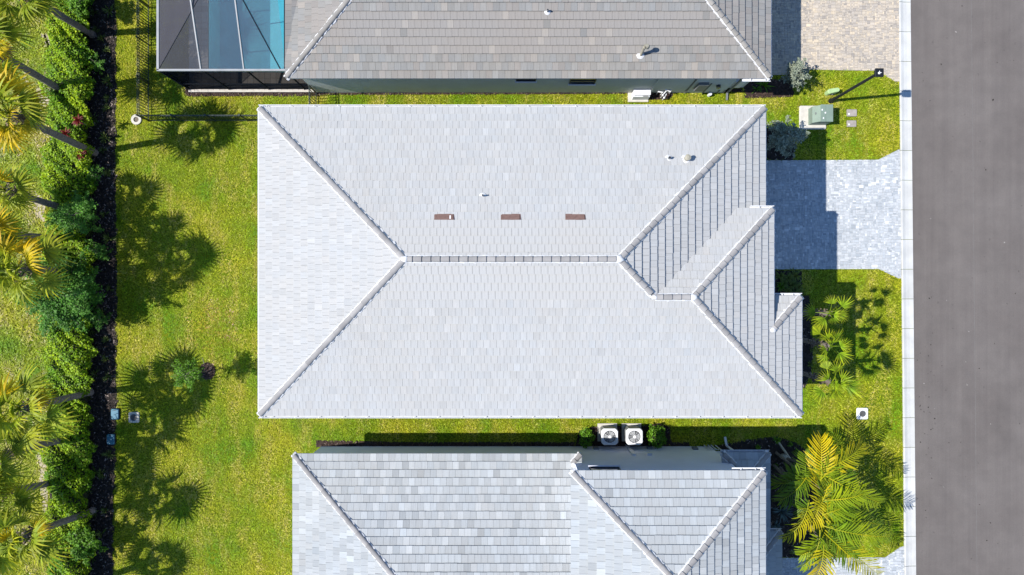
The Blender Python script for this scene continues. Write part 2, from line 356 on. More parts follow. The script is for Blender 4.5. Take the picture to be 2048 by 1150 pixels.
def raw_mesh(name, V, Fc, m, tint=None):
    """V (n,3), Fc (k, 3|4) index array, tint (n,3)"""
    me = bpy.data.meshes.new(name); n, k, c = len(V), len(Fc), Fc.shape[1]
    me.vertices.add(n); me.vertices.foreach_set('co', np.asarray(V, dtype=np.float32).ravel())
    me.loops.add(k*c); me.loops.foreach_set('vertex_index', np.asarray(Fc, dtype=np.int32).ravel())
    me.polygons.add(k); me.polygons.foreach_set('loop_start', np.arange(0, k*c, c, dtype=np.int32))
    me.polygons.foreach_set('loop_total', np.full(k, c, dtype=np.int32))
    me.update(calc_edges=True); me.materials.append(m)
    at = me.attributes.new('tint', 'FLOAT_COLOR', 'POINT'); t = np.ones((n, 4), dtype=np.float32)
    if tint is not None: t[:, :3] = tint
    at.data.foreach_set('color', t.ravel()); me.validate(); return me

def inside(poly, X, Y):
    poly = np.array([(p[0], p[1]) for p in poly]); r = np.zeros(len(X), dtype=bool); j = len(poly)-1
    for i in range(len(poly)):
        xi, yi = poly[i]; xj, yj = poly[j]
        c = ((yi > Y) != (yj > Y)) & (X < (xj-xi)*(Y-yi)/(yj-yi+1e-12)+xi); r ^= c; j = i
    return r
def clip_rect(poly, x0, y0, x1, y1):
    def cut(ps, f, inter):
        out = []
        for i in range(len(ps)):
            a, b = ps[i-1], ps[i]; fa, fb = f(a), f(b)
            if fb >= 0:
                if fa < 0: out.append(inter(a, b, fa, fb))
                out.append(b)
            elif fa >= 0: out.append(inter(a, b, fa, fb))
        return out
    it = lambda a, b, fa, fb: (a[0]+(b[0]-a[0])*fa/(fa-fb), a[1]+(b[1]-a[1])*fa/(fa-fb))
    ps = list(poly)
    for f in (lambda p: p[0]-x0, lambda p: x1-p[0], lambda p: p[1]-y0, lambda p: y1-p[1]):
        ps = cut(ps, f, it)
        if len(ps) < 3: return []
    return ps
def area(ps): return 0.5*abs(sum(ps[i-1][0]*ps[i][1]-ps[i][0]*ps[i-1][1] for i in range(len(ps))))
def rect_px(x0, y0, x1, y1): return [P(x0, y0), P(x1, y0), P(x1, y1), P(x0, y1)]
def sheet(name, poly, z, m, thick=0.0, parent=None, kind='structure'):
    mb = MB(); n = len(poly); ps = [(p[0], p[1]) for p in poly]
    if sum(ps[i-1][0]*ps[i][1]-ps[i][0]*ps[i-1][1] for i in range(n)) < 0: ps = ps[::-1]
    vs = [(x, y, z) for x, y in ps] + [(x, y, z-thick) for x, y in ps]
    fs = [tuple(range(n))]
    if thick: fs += [(i, i+n, (i+1) % n+n, (i+1) % n) for i in range(n)]
    mb.add(vs if thick else vs[:n], fs); return mb.build(name, m, parent, kind=kind)

# ------------------------------------------------------------------ ground, road, curb, drives
PIT = (PX(417.5), PY(140.5, 3.08)+0.9, PX(590), PY(140.5, 3.08)+10.0)
mb = MB(); G_ = 400.0
for a, b, c, d in ((-G_, -G_, G_, PIT[1]), (-G_, PIT[3], G_, G_), (-G_, PIT[1], PIT[0], PIT[3]), (PIT[2], PIT[1], G_, PIT[3])):
    mb.quad((a, b, 0), (c, b, 0), (c, d, 0), (a, d, 0))
mb.build('ground', M['ground'], kind='structure')
def curb_x(y, side):                      # the curb runs at a slight angle to the houses
    py = 575 - y*F/H
    return PX((1797 if side == 0 else 1820.5) + 11.2*py/1150)
ROADW = 7.4
sheet('road', [(curb_x(60, 1)-0.02, 60), (curb_x(60, 1)+ROADW, 60), (curb_x(-60, 1)+ROADW, -60), (curb_x(-60, 1)-0.02, -60)], 0.012, M['asphalt'])
M['seam'] = mat('asphalt seam', (0.15, 0.145, 0.14), (0.115, 0.108, 0.104), scale=2.5, rough=0.9)
road = bpy.data.objects['road']
sx = lambda y, o: curb_x(y, 1) + o
sheet('seam', [(sx(60, 3.20), 60), (sx(60, 3.215), 60), (sx(-60, 3.215), -60), (sx(-60, 3.20), -60)], 0.0135, M['seam'], parent=road, kind=None)
mb = MB(); rr = random.Random(8)
for k in range(90):
    px, py = (rr.gauss(1856, 14), rr.uniform(660, 960)) if k < 34 else (rr.uniform(1838, 2046), rr.uniform(0, 1150))
    p = P(px, py); a = rr.uniform(0, 6.28); l = rr.uniform(0.015, 0.05) * (1.6 if rr.random() < 0.15 else 1); w = l*rr.uniform(0.3, 0.8); q = rr.choice([(0.02, 0.018, 0.015)]*5 + [(0.3, 0.28, 0.26)]); d = Vector((math.cos(a), math.sin(a), 0)); e_ = Vector((-math.sin(a), math.cos(a), 0)); p.z = 0.018
    mb.quad(p-d*l, p-e_*w+Vector((0, 0, 0.006)), p+d*l, p+e_*w, q)
mb.build('leaf_litter', M['chip'], road, kind='stuff')
curb = thing('curb', (curb_x(0, 0), 0, 0), None, None); curb['kind'] = 'structure'
curb2 = thing('curb', (curb_x(0, 1)+ROADW, 0, 0), None, None); curb2['kind'] = 'structure'
PITCH = 59.3*H/F
for k in range(-24, 14):
    y0 = PY(182.5) + k*PITCH + 0.006; y1 = y0 + PITCH - 0.022
    for cb, mir in ((curb, 0), (curb2, 1)):
        if mir and k % 1: continue
        prof = [(0.0, 0.075), (0.05, 0.085), (0.22, 0.045), (0.40, 0.030), (0.615, 0.034)]
        t = 1 + random.uniform(-0.05, 0.04); mb = MB(); vs = []
        for y in (y0, y1):
            xb = curb_x(y, 0) if not mir else curb_x(y, 1) + ROADW + 0.61
            for dx, z in prof: vs.append((xb + (dx if not mir else -dx), y, z))
            vs.append((xb + (0.615 if not mir else -0.615), y, -0.05)); vs.append((xb, y, -0.05))
        n = 7; fs = [(i, i+n, (i+1) % n+n, (i+1) % n) for i in range(n)] + [tuple(range(n)), tuple(range(2*n-1, n-1, -1))]
        mb.add(vs, fs, (t, t, t*0.995)); mb.build('curb_slab', M['concrete'], cb)

def paving(name, poly, cols, seed, z=0.03):
    """random rectangular pavers on a sand bed, each with its own edges"""
    rr = random.Random(seed); base = sheet(name, poly, z-0.022, M['joint'])
    pl = [(p[0], p[1]) for p in poly]; U = 0.082; x0 = min(p[0] for p in pl); y0 = min(p[1] for p in pl)
    nx = int((max(p[0] for p in pl)-x0)/U)+2; ny = int((max(p[1] for p in pl)-y0)/U)+2
    used = np.zeros((nx+3, ny+3), dtype=bool); mb = MB()
    for j in range(ny):
        for i in range(nx):
            if used[i, j]: continue
            opts = [(2, 1), (1, 2), (2, 2), (2, 1), (2, 1), (1, 1), (3, 2), (1, 2)]; rr.shuffle(opts)
            for w, h in opts + [(1, 1)]:
                if not used[i:i+w, j:j+h].any(): break
            used[i:i+w, j:j+h] = True
            g = 0.0035; ps = clip_rect(pl, x0+i*U+g, y0+j*U+g, x0+(i+w)*U-g, y0+(j+h)*U-g)
            if len(ps) < 3 or area(ps) < 0.002: continue
            c = rr.choices(cols[0], cols[1])[0]; q = rr.uniform(0.93, 1.06); c = tuple(v*q for v in c)
            zt = z + rr.uniform(-0.002, 0.003); n = len(ps)
            cx = sum(p[0] for p in ps)/n; cy = sum(p[1] for p in ps)/n
            vs = [(cx+(x-cx)*0.95, cy+(y-cy)*0.95, zt) for x, y in ps] + [(x, y, zt-0.006) for x, y in ps] + [(x, y, z-0.03) for x, y in ps]
            fs = [tuple(range(n))] + [(k, k+n, (k+1) % n+n, (k+1) % n) for k in range(n)] + [(k+n, k+2*n, (k+1) % n+2*n, (k+1) % n+n) for k in range(n)]
            a2 = sum(ps[k-1][0]*ps[k][1]-ps[k][0]*ps[k-1][1] for k in range(n))
            if a2 < 0: fs = [f[::-1] for f in fs]
            mb.add(vs, fs, c)
    mb.build('pavers', M['paver'], base, kind='stuff'); return base
GREY = ([(0.39, 0.41, 0.43), (0.355, 0.378, 0.40), (0.43, 0.445, 0.46), (0.54, 0.555, 0.57), (0.30, 0.325, 0.35)], [5, 4, 4, 1, 1.3])
TAN = ([(0.41, 0.36, 0.30), (0.36, 0.32, 0.275), (0.44, 0.38, 0.305), (0.51, 0.43, 0.325), (0.295, 0.265, 0.235), (0.445, 0.38, 0.30)], [5, 4, 4, 1.0, 1.5, 2])
cx = lambda py: curb_x(PY(py), 0) - 0.004
DRIVE = [P(1440, 321.5), P(1756, 319.5), P(1797, 299), Vector((cx(299), PY(299), 0)), Vector((cx(557), PY(557), 0)), P(1797, 557), P(1757, 538), P(1440, 539)]
DRIVE_N = [P(1450, -160), Vector((cx(-160), PY(-160), 0)), Vector((cx(163), PY(163), 0)), P(1790, 163), P(1768, 150), P(1756, 142), P(1600, 139), P(1600, 150), P(1450, 150)]
DRIVE_S = [P(1440, 1116), P(1770, 1114.5), P(1800, 1094), Vector((cx(1092), PY(1092), 0)), Vector((cx(1250), PY(1250), 0)), P(1440, 1250)]
tag(paving('driveway', DRIVE, GREY, 3)); paving('driveway', DRIVE_N, TAN, 4); paving('driveway', DRIVE_S, GREY, 5)

BEDS = {}
def bed(key, pts, m='mulch', z=0.02, chips=60, cc=None, world=False):
    poly = pts if world else [P(*p) for p in pts]; o = sheet('mulch_bed', poly, z, M[m], 0.03); BEDS[key] = poly
    A = area([(p[0], p[1]) for p in poly]); n = int(A*chips)
    xs = rng.uniform(min(p[0] for p in poly), max(p[0] for p in poly), n*2); ys = rng.uniform(min(p[1] for p in poly), max(p[1] for p in poly), n*2)
    k = inside(poly, xs, ys); xs, ys = xs[k][:n], ys[k][:n]; n = len(xs)
    if not n: return o
    a = rng.uniform(0, 6.28, n); l = rng.uniform(0.025, 0.07, n); w = rng.uniform(0.012, 0.03, n); tl = rng.uniform(-0.02, 0.02, (n, 2))
    ca, sa = np.cos(a), np.sin(a); V = np.zeros((n, 4, 3))
    for q, (i, j) in enumerate(((-1, -1), (1, -1), (1, 1), (-1, 1))):
        V[:, q, 0] = xs + ca*l*i - sa*w*j; V[:, q, 1] = ys + sa*l*i + ca*w*j
        V[:, q, 2] = z + 0.024 + tl[:, 0]*i + tl[:, 1]*j*0.5
    cc = cc or [(0.030, 0.023, 0.021), (0.010, 0.009, 0.009), (0.07, 0.052, 0.044), (0.26, 0.21, 0.19)]
    pr = [0.36, 0.28, 0.24, 0.12]
    T = np.array(cc)[rng.choice(4, n, p=pr)] * rng.uniform(0.7, 1.3, (n, 1))
    link_mesh('bark_chips', raw_mesh('bark_chips', V.reshape(-1, 3), np.arange(n*4).reshape(-1, 4), M['chip'], np.repeat(T, 4, 0)), o, kind='stuff')
    return o
BR = [(0.050, 0.030, 0.024), (0.028, 0.017, 0.014), (0.085, 0.055, 0.045), (0.16, 0.12, 0.10)]
rw = random.Random(12)
bed('west', [(100, -80)] + [(np.interp(y, [-80, 400, 640, 905, 1000, 1240], [231, 232, 234, 231, 227, 226]) + rw.gauss(0, 1.6), y) for y in range(-80, 1241, 9)] + [(100, 1240)], chips=170)
bed('front_a', [(1440, 541), (1603, 541), (1603, 590), (1440, 590)], chips=60)
bed('front_b', [(1440, 591), (1618, 591), (1622, 640), (1626, 700), (1622, 745), (1610, 775), (1590, 786), (1440, 786)], chips=60)
bed('north_front', [(1486, 160), (1580, 158), (1588, 186), (1584, 194), (1490, 197)], 'mulch_brown', chips=70, cc=BR)
bed('bush_b', [(1440, 256), (1575, 256), (1592, 290), (1585, 320), (1440, 320)], chips=60)
bed('south_front', [(1380, 893), (1440, 890), (1490, 880), (1548, 872), (1590, 884), (1622, 908), (1640, 960), (1632, 1030), (1620, 1090), (1612, 1114), (1440, 1114), (1440, 893)], chips=60)
bed('condenser', [(1150, 894), (1158, 862), (1190, 853), (1290, 851), (1318, 846), (1338, 852), (1342, 880), (1340, 894)], 'mulch_brown', chips=90, cc=BR)
bed('south_wall', [(632, 894), (632, 880), (800, 884), (1150, 884), (1150, 894)], 'mulch_brown', chips=90, cc=BR)
bed('south_wall_b', [(1341, 894), (1341, 884), (1379, 885), (1379, 894)], 'mulch_brown', chips=60, cc=BR)
bed('cage_strip', [(370, 178), (640, 178), (640, 192.5), (378, 193), (370, 190)], 'mulch_brown', chips=110, cc=BR)
bed('north_wall', [(641, 182), (1250, 180), (1250, 188), (641, 190)], 'mulch_brown', chips=90, cc=BR)
bed('north_wall_b', [(1251, 178), (1485, 178), (1485, 184), (1350, 186), (1340, 198), (1300, 200), (1251, 186)], 'mulch_brown', chips=90, cc=BR)
bed('tree_ring', [(415+16*math.cos(a), 742+17*math.sin(a)) for a in np.linspace(0, 6.28, 18, endpoint=False)], 'mulch_brown', z=0.035, chips=260, cc=BR)
SAND = []
for pts in ([(92, 140), (112, 205), (84, 215), (70, 190)], [(70, 385), (88, 392), (88, 445), (66, 430)], [(78, 895), (96, 905), (92, 1030), (78, 960)], [(84, 60), (104, 70), (100, 96), (88, 92)]):
    poly = []; rs_ = random.Random(len(SAND)+3)
    for a, b in zip(pts, pts[1:]+pts[:1]):
        for k in range(6):
            f = k/6; poly.append(P(a[0]+(b[0]-a[0])*f+rs_.uniform(-5, 5), a[1]+(b[1]-a[1])*f+rs_.uniform(-5, 5)))
    sheet('sandy_soil', poly, 0.012, M['sand']); SAND.append(poly)

# ------------------------------------------------------------------ roofs
class Plane:
    """one roof slope: eave point O (on the tile edge), horizontal up-slope direction h, pitch m"""
    def __init__(s, O, h, m, poly):
        s.O = Vector(O); s.h = Vector((h[0], h[1], 0)).normalized(); s.m = m
        c = 1/math.sqrt(1+m*m); s.c = c; s.v = (s.h + Vector((0, 0, m)))*c
        s.u = s.h.cross(Vector((0, 0, 1))); s.n = s.u.cross(s.v); s.poly = poly
        s.uv = [((Vector((p[0], p[1], 0))-s.O).dot(s.u), (Vector((p[0], p[1], 0)) - Vector((s.O.x, s.O.y, 0))).dot(s.h)/c) for p in poly]
    def z(s, x, y): return s.O.z + s.m*((Vector((x, y, 0))-Vector((s.O.x, s.O.y, 0))).dot(s.h))
    def at(s, u, v, k=0.0): return s.O + s.u*u + s.v*v + s.n*k
    def frame(s, u, v):
        p = s.at(u, v); return Matrix(((s.u.x, s.v.x, s.n.x, p.x), (s.u.y, s.v.y, s.n.y, p.y), (s.u.z, s.v.z, s.n.z, p.z), (0, 0, 0, 1)))

def seen(p, mar=230):
    s = F/(H-p.z); return -mar < 1024+p.x*s < 2048+mar and -mar < 575-p.y*s < 1150+mar
def tile_solid(ps, u0, v0, course, t, h0=0.012):
    """top face sloping against the course plus its sides; local (u, v, n)"""
    n = len(ps); hh = lambda v: h0 + t*(1-(v-v0)/course)
    vs = [(u, v, hh(v)) for u, v in ps] + [(u, v, -0.008) for u, v in ps]
    fs = [tuple(range(n))] + [(i, i+n, (i+1) % n+n, (i+1) % n) for i in range(n)]
    a2 = sum(ps[k-1][0]*ps[k][1]-ps[k][0]*ps[k-1][1] for k in range(n))
    return vs, (fs if a2 > 0 else [f[::-1] for f in fs])

def make_roof(house, planes, material, capmat, pal, seed, tile_w=0.272, course=0.353, thick=0.058, singles=300, eaves=None, spread=1.0, name='roof'):
    rr = random.Random(seed); deck = MB(); mb = MB(); cand = []
    for pi, pl in enumerate(planes):
        deck.add([pl.at(u, v, -0.012) for u, v in pl.uv] + [pl.at(u, v, -0.10) for u, v in pl.uv],
                 [tuple(range(len(pl.uv))), tuple(reversed(range(len(pl.uv), 2*len(pl.uv))))] + [(i, i+len(pl.uv), (i+1) % len(pl.uv)+len(pl.uv), (i+1) % len(pl.uv)) for i in range(len(pl.uv))])
        us = [p[0] for p in pl.uv]; vs_ = [p[1] for p in pl.uv]
        vmax = max(vs_); nrow = int(math.ceil((vmax-min(vs_))/course)); vmin = min(vs_)
        for j in range(nrow):
            v0 = vmin + j*course; off = (j % 2)*0.5*tile_w + rr.uniform(-0.05, 0.05)
            u = min(us) - tile_w + off
            run = 1.0; rv = rr.uniform(-0.006, 0.006)
            while u < max(us):
                u0, u1 = u, u+tile_w; u = u1
                if not seen(pl.at((u0+u1)/2, v0)): continue
                g = 0.0035; dv = rr.uniform(-0.005, 0.005); ps = clip_rect(pl.uv, u0+g, v0+dv+rv if j else v0, u1-g, v0+course)
                if len(ps) < 3 or area(ps) < 0.001: continue
                c = pal(rr, pl, (u0+u1)/2, v0); uvo = (rr.uniform(0, 90), rr.uniform(0, 90))
                full = area(ps) > 0.97*(tile_w-2*g)*course*0.98 and len(ps) == 4
                if full:
                    q = pl.at((u0+u1)/2, v0+course/2); s = F/(H-q.z); ix, iy = 1024+q.x*s, 575-q.y*s
                    if 20 < ix < 2028 and 20 < iy < 1130: cand.append((s - 0.004*math.hypot(ix-1024, iy-575)/10, pi, u0, u1, v0, c, dv)); idx = len(cand)-1
                    else: idx = None
                else: idx = None
                lv, lf = tile_solid(ps, u0, v0, course, thick*rr.uniform(0.9, 1.12))
                entry = ([pl.at(*p) for p in lv], lf, c, [(p[0]+uvo[0], p[1]+uvo[1]) for p in lv])
                if idx is None: mb.add(entry[0], entry[1], entry[2], entry[3])
                else: cand[idx] = cand[idx] + (entry,)
    roof = deck.build(name, M['deck'], house)
    cand.sort(key=lambda e: -e[0])
    for e in cand[singles:]: mb.add(e[7][0], e[7][1], e[7][2], e[7][3])
    mb.build('tiles', M[material], roof, kind='stuff')
    meshes = {}
    for e in cand[:singles]:
        key = tuple(round(x*14)/14 for x in e[5])
        if key not in meshes:
            b = MB(); g = 0.0035
            lv, lf = tile_solid([(g, 0), (tile_w-g, 0), (tile_w-g, course), (g, course)], 0, 0, course, thick)
            o = (rr.uniform(0, 90), rr.uniform(0, 90)); b.add(lv, lf, e[5], [(p[0]+o[0], p[1]+o[1]) for p in lv]); meshes[key] = b.mesh('tile', M[material])
        link_mesh('tile', meshes[key], roof, planes[e[1]].frame(e[2], e[4]+e[6]))
    return roof

def caps(roof, lo, hi, nl, nr, capmat, seed, step=0.365, w=0.125, lift=0.055, mortar=True, start=0.10):
    """half-round cover tiles from lo to hi, each lapping the one below, bedded in white mortar"""
    rr = random.Random(seed); lo = Vector(lo); hi = Vector(hi); d = (hi-lo).normalized(); Ln = (hi-lo).length
    sides = []
    for n in (nl, nr):
        t = n.cross(d).normalized()
        if t.z > 0: t = -t
        sides.append((t, n))
    up = (sides[0][1]+sides[1][1]).normalized()
    lat = d.cross(up).normalized()
    if lat.dot(sides[0][0]) < 0: lat = -lat
    s = start; me_cache = {}
    while s < Ln-0.05:
        L2 = min(step+0.04, Ln-s+0.02)
        if seen(lo+d*s, 230):
            t = rr.choice([0.9, 0.95, 1.0, 1.05, 1.1]); key = (t, round(L2, 2))
            if key not in me_cache:
                mb = MB(); vs = []; K = 8
                for k2, (x, ww, hh) in enumerate(((0, w, 0.05), (L2, w*0.86, 0.02))):
                    for r_ in (1.0, 0.86):
                        for k in range(K+1):
                            a = math.pi*k/K; vs.append((x, math.cos(a)*ww*r_, hh - 0.05 + math.sin(a)**0.8*ww*0.78*r_))
                n = K+1; fs = []
                for k in range(K):
                    fs.append((k, k+1, 2*n+k+1, 2*n+k)); fs.append((n+k+1, n+k, 3*n+k, 3*n+k+1))
                    fs.append((k+1, k, n+k, n+k+1))
                mb.add(vs, fs, (t, t, t)); me_cache[key] = mb.mesh('ridge_tile', M[capmat])
            p = lo + d*s + up*lift
            mtx = Matrix(((d.x, lat.x, up.x, p.x), (d.y, lat.y, up.y, p.y), (d.z, lat.z, up.z, p.z), (0, 0, 0, 1)))
            o = link_mesh('ridge_tile', me_cache[key], roof, mtx @ Matrix.Rotation(rr.uniform(-0.012, 0.012), 4, 'Z'))
        s += step
    if mortar:
        mb = MB()
        for t, n in sides:
            vs = []; N_ = max(2, int(Ln/0.09)); rows = 3
            for i in range(N_+1):
                q = lo + d*(Ln*i/N_)
                e = w + 0.030 + abs(rr.gauss(0, 0.011)) + (0.028 if rr.random() < 0.06 else 0)
                vs += [q + t*e + n*0.022, q + t*(e-0.022) + n*(0.060+rr.uniform(-0.006, 0.01)), q + t*(w*0.45) + n*0.085]
            fs = []
            for i in range(N_):
                for k in range(2): fs.append((i*3+k, i*3+k+1, (i+1)*3+k+1, (i+1)*3+k))
            if n.dot((Vector(vs[1])-Vector(vs[0])).cross(Vector(vs[4])-Vector(vs[1]))) < 0: fs = [f[::-1] for f in fs]
            mb.add(vs, fs)
        mb.build('mortar', M['mortar'], roof)

def lump(roof, p, r, seed): 
    mb = MB(); mb.blob(p, r, seed, jit=0.24); mb.build('mortar', M['mortar'], roof, smooth=True)

def gutter(house, a, b, out, w=0.125, strap=1.02, seed=0):
    """open U gutter from a to b, its back under the tile edge, out = outward direction"""
    a = Vector(a); b = Vector(b); o = Vector((out[0], out[1], 0)).normalized(); mb = MB()
    prof = [(-0.03, 0.0), (-0.03, -0.11), (w-0.03, -0.11), (w, 0.0), (w-0.028, 0.0), (w-0.028, -0.018), (w-0.018, -0.02), (w-0.045, -0.10), (-0.02, -0.10), (-0.02, 0.0)]
    n = len(prof); vs = [p + o*x + Vector((0, 0, z)) for p in (a, b) for x, z in prof]
    fs = [(i, (i+1) % n, (i+1) % n+n, i+n) for i in range(n)] + [tuple(range(n)), tuple(range(2*n-1, n-1, -1))]
    mb.add(vs, fs); g = mb.build('gutter', M['white'], house)
    d = (b-a); Ln = d.length; d.normalize(); s = 0.35; me = None
    while s < Ln-0.1:
        if seen(a+d*s, 10):
            mb = MB(); mb.bar(a+d*s+o*(-0.03)+Vector((0, 0, 0.012)), a+d*s+o*(w-0.02)+Vector((0, 0, 0.012)), 0.028, 0.02); mb.build('gutter_strap', M['white'], g)
        s += strap
    return g

def block(house, x0, y0, x1, y1, z1, m, name='wall', z0=-0.05):
    mb = MB(); mb.box(x0, y0, z0, x1, y1, z1); return mb.build(name, M[m], house)
def soffit(house, poly, z, fascia=0.14):
    mb = MB(); n = len(poly); vs = [(p[0], p[1], z) for p in poly] + [(p[0], p[1], z+fascia) for p in poly]
    mb.add(vs, [tuple(reversed(range(n)))] + [(i, (i+1) % n, (i+1) % n+n, i+n) for i in range(n)]); mb.build('soffit', M['soffit'], house)
def window(house, c, wid, hei, out, seed=0):
    """recessed window: frame, mullion and two panes, on the wall face at c facing out"""
    c = Vector(c); o = Vector((out[0], out[1], 0)); s = Vector((-o.y, o.x, 0)); up = Vector((0, 0, 1)); mb = MB(); fw = 0.05
    for a, b in ((-1, 0), (1, 0)):
        mb.bar(c + s*(a*wid/2) - up*hei/2, c + s*(a*wid/2) + up*hei/2, fw, 0.10, up=o)
    for k in (-1, 0, 1):
        mb.bar(c - s*wid/2 + up*(k*hei/2), c + s*wid/2 + up*(k*hei/2), 0.10, fw)
    w = mb.build('window', M['frame'], house)
    for k in (-1, 1):
        mb = MB(); q = c + up*(k*hei/4) + o*0.012; hw = s*(wid/2-0.02); hh = up*(hei/4-0.02)
        mb.quad(q-hw-hh, q+hw-hh, q+hw+hh, q-hw+hh); mb.build('pane', M['glass'], w)
    mb = MB(); mb.bar(c - s*(wid/2+0.06) - up*(hei/2+0.06) + o*0.03, c + s*(wid/2+0.06) - up*(hei/2+0.06) + o*0.03, 0.14, 0.06); mb.build('sill', M['stucco'], w)

def pal_main(rr, pl, u, v):
    q = rr.gauss(1.0, 0.018)
    if rr.random() < 0.05: q *= 1.05
    if rr.random() < 0.04: q *= 0.955
    w = rr.gauss(0, 0.006); B = 0.35
    return (B*q*(1+w)*0.99, B*q, B*q*(1.0-w))
def pal_tan(rr, pl, u, v):
    q = rr.gauss(1.0, 0.05)
    k = rr.random(); base = (0.213, 0.211, 0.204)
    if k < 0.28: base = (0.220, 0.210, 0.200)
    elif k < 0.5: base = (0.203, 0.206, 0.205)
    elif k < 0.56: base = (0.258, 0.243, 0.225)
    return tuple(x*q for x in base)
def pal_south(rr, pl, u, v):
    q = rr.gauss(1.0, 0.045); k = rr.random()
    if k < 0.16: q *= 1.13
    elif k < 0.30: q *= 0.86
    w = rr.gauss(0, 0.008); B = 0.325
    return (B*q*(1+w)*0.95, B*q, B*q*(1.03-w))

PM = 1/3.0
# ---- the house in the middle: two storeys, hipped, a wing towards the street
ze = 6.30; SE = F/(H-ze); IN = 0.085
XW = PX(515, ze)+IN; XE = PX(1533.5, ze)-IN; YN = PY(211, ze)-IN; YS = PY(834.5, ze)+IN; XE2 = PX(1606, ze)-IN
zb = 6.76; XB = PX(1549, zb)-IN; XB = XE2 - (zb-ze)/PM; YB = PY(413, zb)-IN
ry = (YN+YS)/2; half = (YN-YS)/2; r0 = XW+half; r1 = XE-half; zr = ze+PM*half
qy = (YB+YS+(zb-ze)/PM)/2; qz = ze+PM*(qy-YS); q0 = XE-(qy-YS); q1 = XE2-(qy-YS)
vx = XE-(zb-ze)/PM; YC = PY(588, ze)-IN; yc2 = YC-(XE2-XB)
house = thing('house', (0, ry, 0), 'pale grey tiled two-storey hipped house in the middle with white gutters', 'house')
pW = Plane((XW, YN, ze), (1, 0), PM, [(XW, YN), (XW, YS), (r0, ry)])
pN = Plane((XE, YN, ze), (0, -1), PM, [(XW, YN), (r0, ry), (r1, ry), (XE, YN)])
pS = Plane((XW, YS, ze), (0, 1), PM, [(XW, YS), (XE2, YS), (q1, qy), (q0, qy), (r1, ry), (r0, ry)])
pE = Plane((XE, YS, ze), (-1, 0), PM, [(XE, YN), (r1, ry), (q0, qy), (vx, YB), (XE, YB)])
pNB = Plane((XB, YB, zb), (0, -1), PM, [(vx, YB), (q0, qy), (q1, qy), (XB, YB)])
pEB = Plane((XE2, YS, ze), (-1, 0), PM, [(q1, qy), (XB, YB), (XB, yc2), (XE2, YC), (XE2, YS)])
pSN = Plane((XE2, YC, ze), (0, -1), PM, [(XB, YC), (XB, yc2), (XE2, YC)])
roof = make_roof(house, [pW, pN, pS, pE, pNB, pEB, pSN], 'tile', 'cap', pal_main, 11)
R0 = Vector((r0, ry, zr)); R1 = Vector((r1, ry, zr)); Q0 = Vector((q0, qy, qz)); Q1 = Vector((q1, qy, qz))
cE = Vector((XE, YN, ze)); cSE = Vector((XE2, YS, ze))
caps(roof, (XW, YN, ze), R0, pW.n, pN.n, 'cap', 1); caps(roof, (XW, YS, ze), R0, pW.n, pS.n, 'cap', 2)
caps(roof, cE, R1, pE.n, pN.n, 'cap', 3); caps(roof, Q0, R1, pE.n, pS.n, 'cap', 4, start=0.25)
caps(roof, R1, R0, pN.n, pS.n, 'cap', 5, start=0.15); caps(roof, Q1, Q0, pNB.n, pS.n, 'cap', 6, start=0.15)
caps(roof, (XB, YB, zb), Q1, pNB.n, pEB.n, 'cap', 7); caps(roof, cSE, Q1, pEB.n, pS.n, 'cap', 8)
caps(roof, (XE2, YC, ze), (XB, yc2, zb), pSN.n, pEB.n, 'cap', 9)
for k, (p, r) in enumerate(((R0, 0.15), (R1, 0.17), (Q0, 0.11), (Q1, 0.15), (Vector((XB-0.03, yc2-0.05, zb)), 0.12))):
    lump(roof, p+Vector((0, 0, 0.06)), (r*1.1, r*0.95, 0.09), 30+k)
for k, p in enumerate(((XW, YN, ze), (XW, YS, ze), cE, cSE, (XB, YB, zb), (XE2, YC, ze))):
    c = Vector(p); ctr = Vector((0.5, ry, 0)); dd = Vector((1 if c.x < 0 else -1, 1 if k in (1, 3) else -1, 0))
    lump(roof, c + dd*0.07 + Vector((0, 0, 0.045)), (0.11, 0.11, 0.05), 50+k)
GZ = ze-0.005
gutter(house, (XW-0.05, YN, GZ), (XE+0.05, YN, GZ), (0, 1)); gutter(house, (XE2+0.05, YS, GZ), (XW-0.05, YS, GZ), (0, -1))
gutter(house, (XW, YN, GZ), (XW, YS, GZ), (-1, 0), w=0.075); gutter(house, (XE, YN, GZ), (XE, YB+0.3, GZ), (1, 0), w=0.07)
gutter(house, (XB-0.95, YB, zb-0.005), (XB+0.05, YB, zb-0.005), (0, 1), strap=0.5); gutter(house, (XB, YB, zb-0.005), (XB, YC+0.02, zb-0.005), (1, 0), w=0.07)
gutter(house, (XB+0.22, YC, GZ), (XE2+0.05, YC, GZ), (0, 1), strap=0.45); gutter(house, (XE2, YC, GZ), (XE2, YS, GZ), (1, 0), w=0.07)
OV = 0.45
block(house, XW+OV, YS+OV, XE-OV, YN-OV, ze-0.14, 'stucco'); block(house, XE-OV, YC-OV, XB-OV, YB-OV, zb-0.14, 'stucco'); block(house, XE-OV+0.001, YS+OV+0.001, XB-OV, YC-OV, ze-0.14, 'stucco')
block(house, XB-OV, YS+OV, XE2-OV, YC-OV, ze-0.14, 'stucco')
soffit(house, [(XW, YS), (XE, YS), (XE, YN), (XW, YN)], ze-0.16); soffit(house, [(vx+0.1, YC), (XB, YC), (XB, YB), (vx+0.1, YB)], zb-0.16); soffit(house, [(XE, YS), (XE2, YS), (XE2, YC), (XE, YC)], ze-0.159)
for x in (-8, -4.5, -1, 2.5, 6):
    window(house, (x, YN-OV, 4.6), 1.2, 1.4, (0, 1)); window(house, (x, YS+OV, 4.6), 1.2, 1.4, (0, -1)); window(house, (x+0.4, YS+OV, 1.6), 1.2, 1.4, (0, -1))
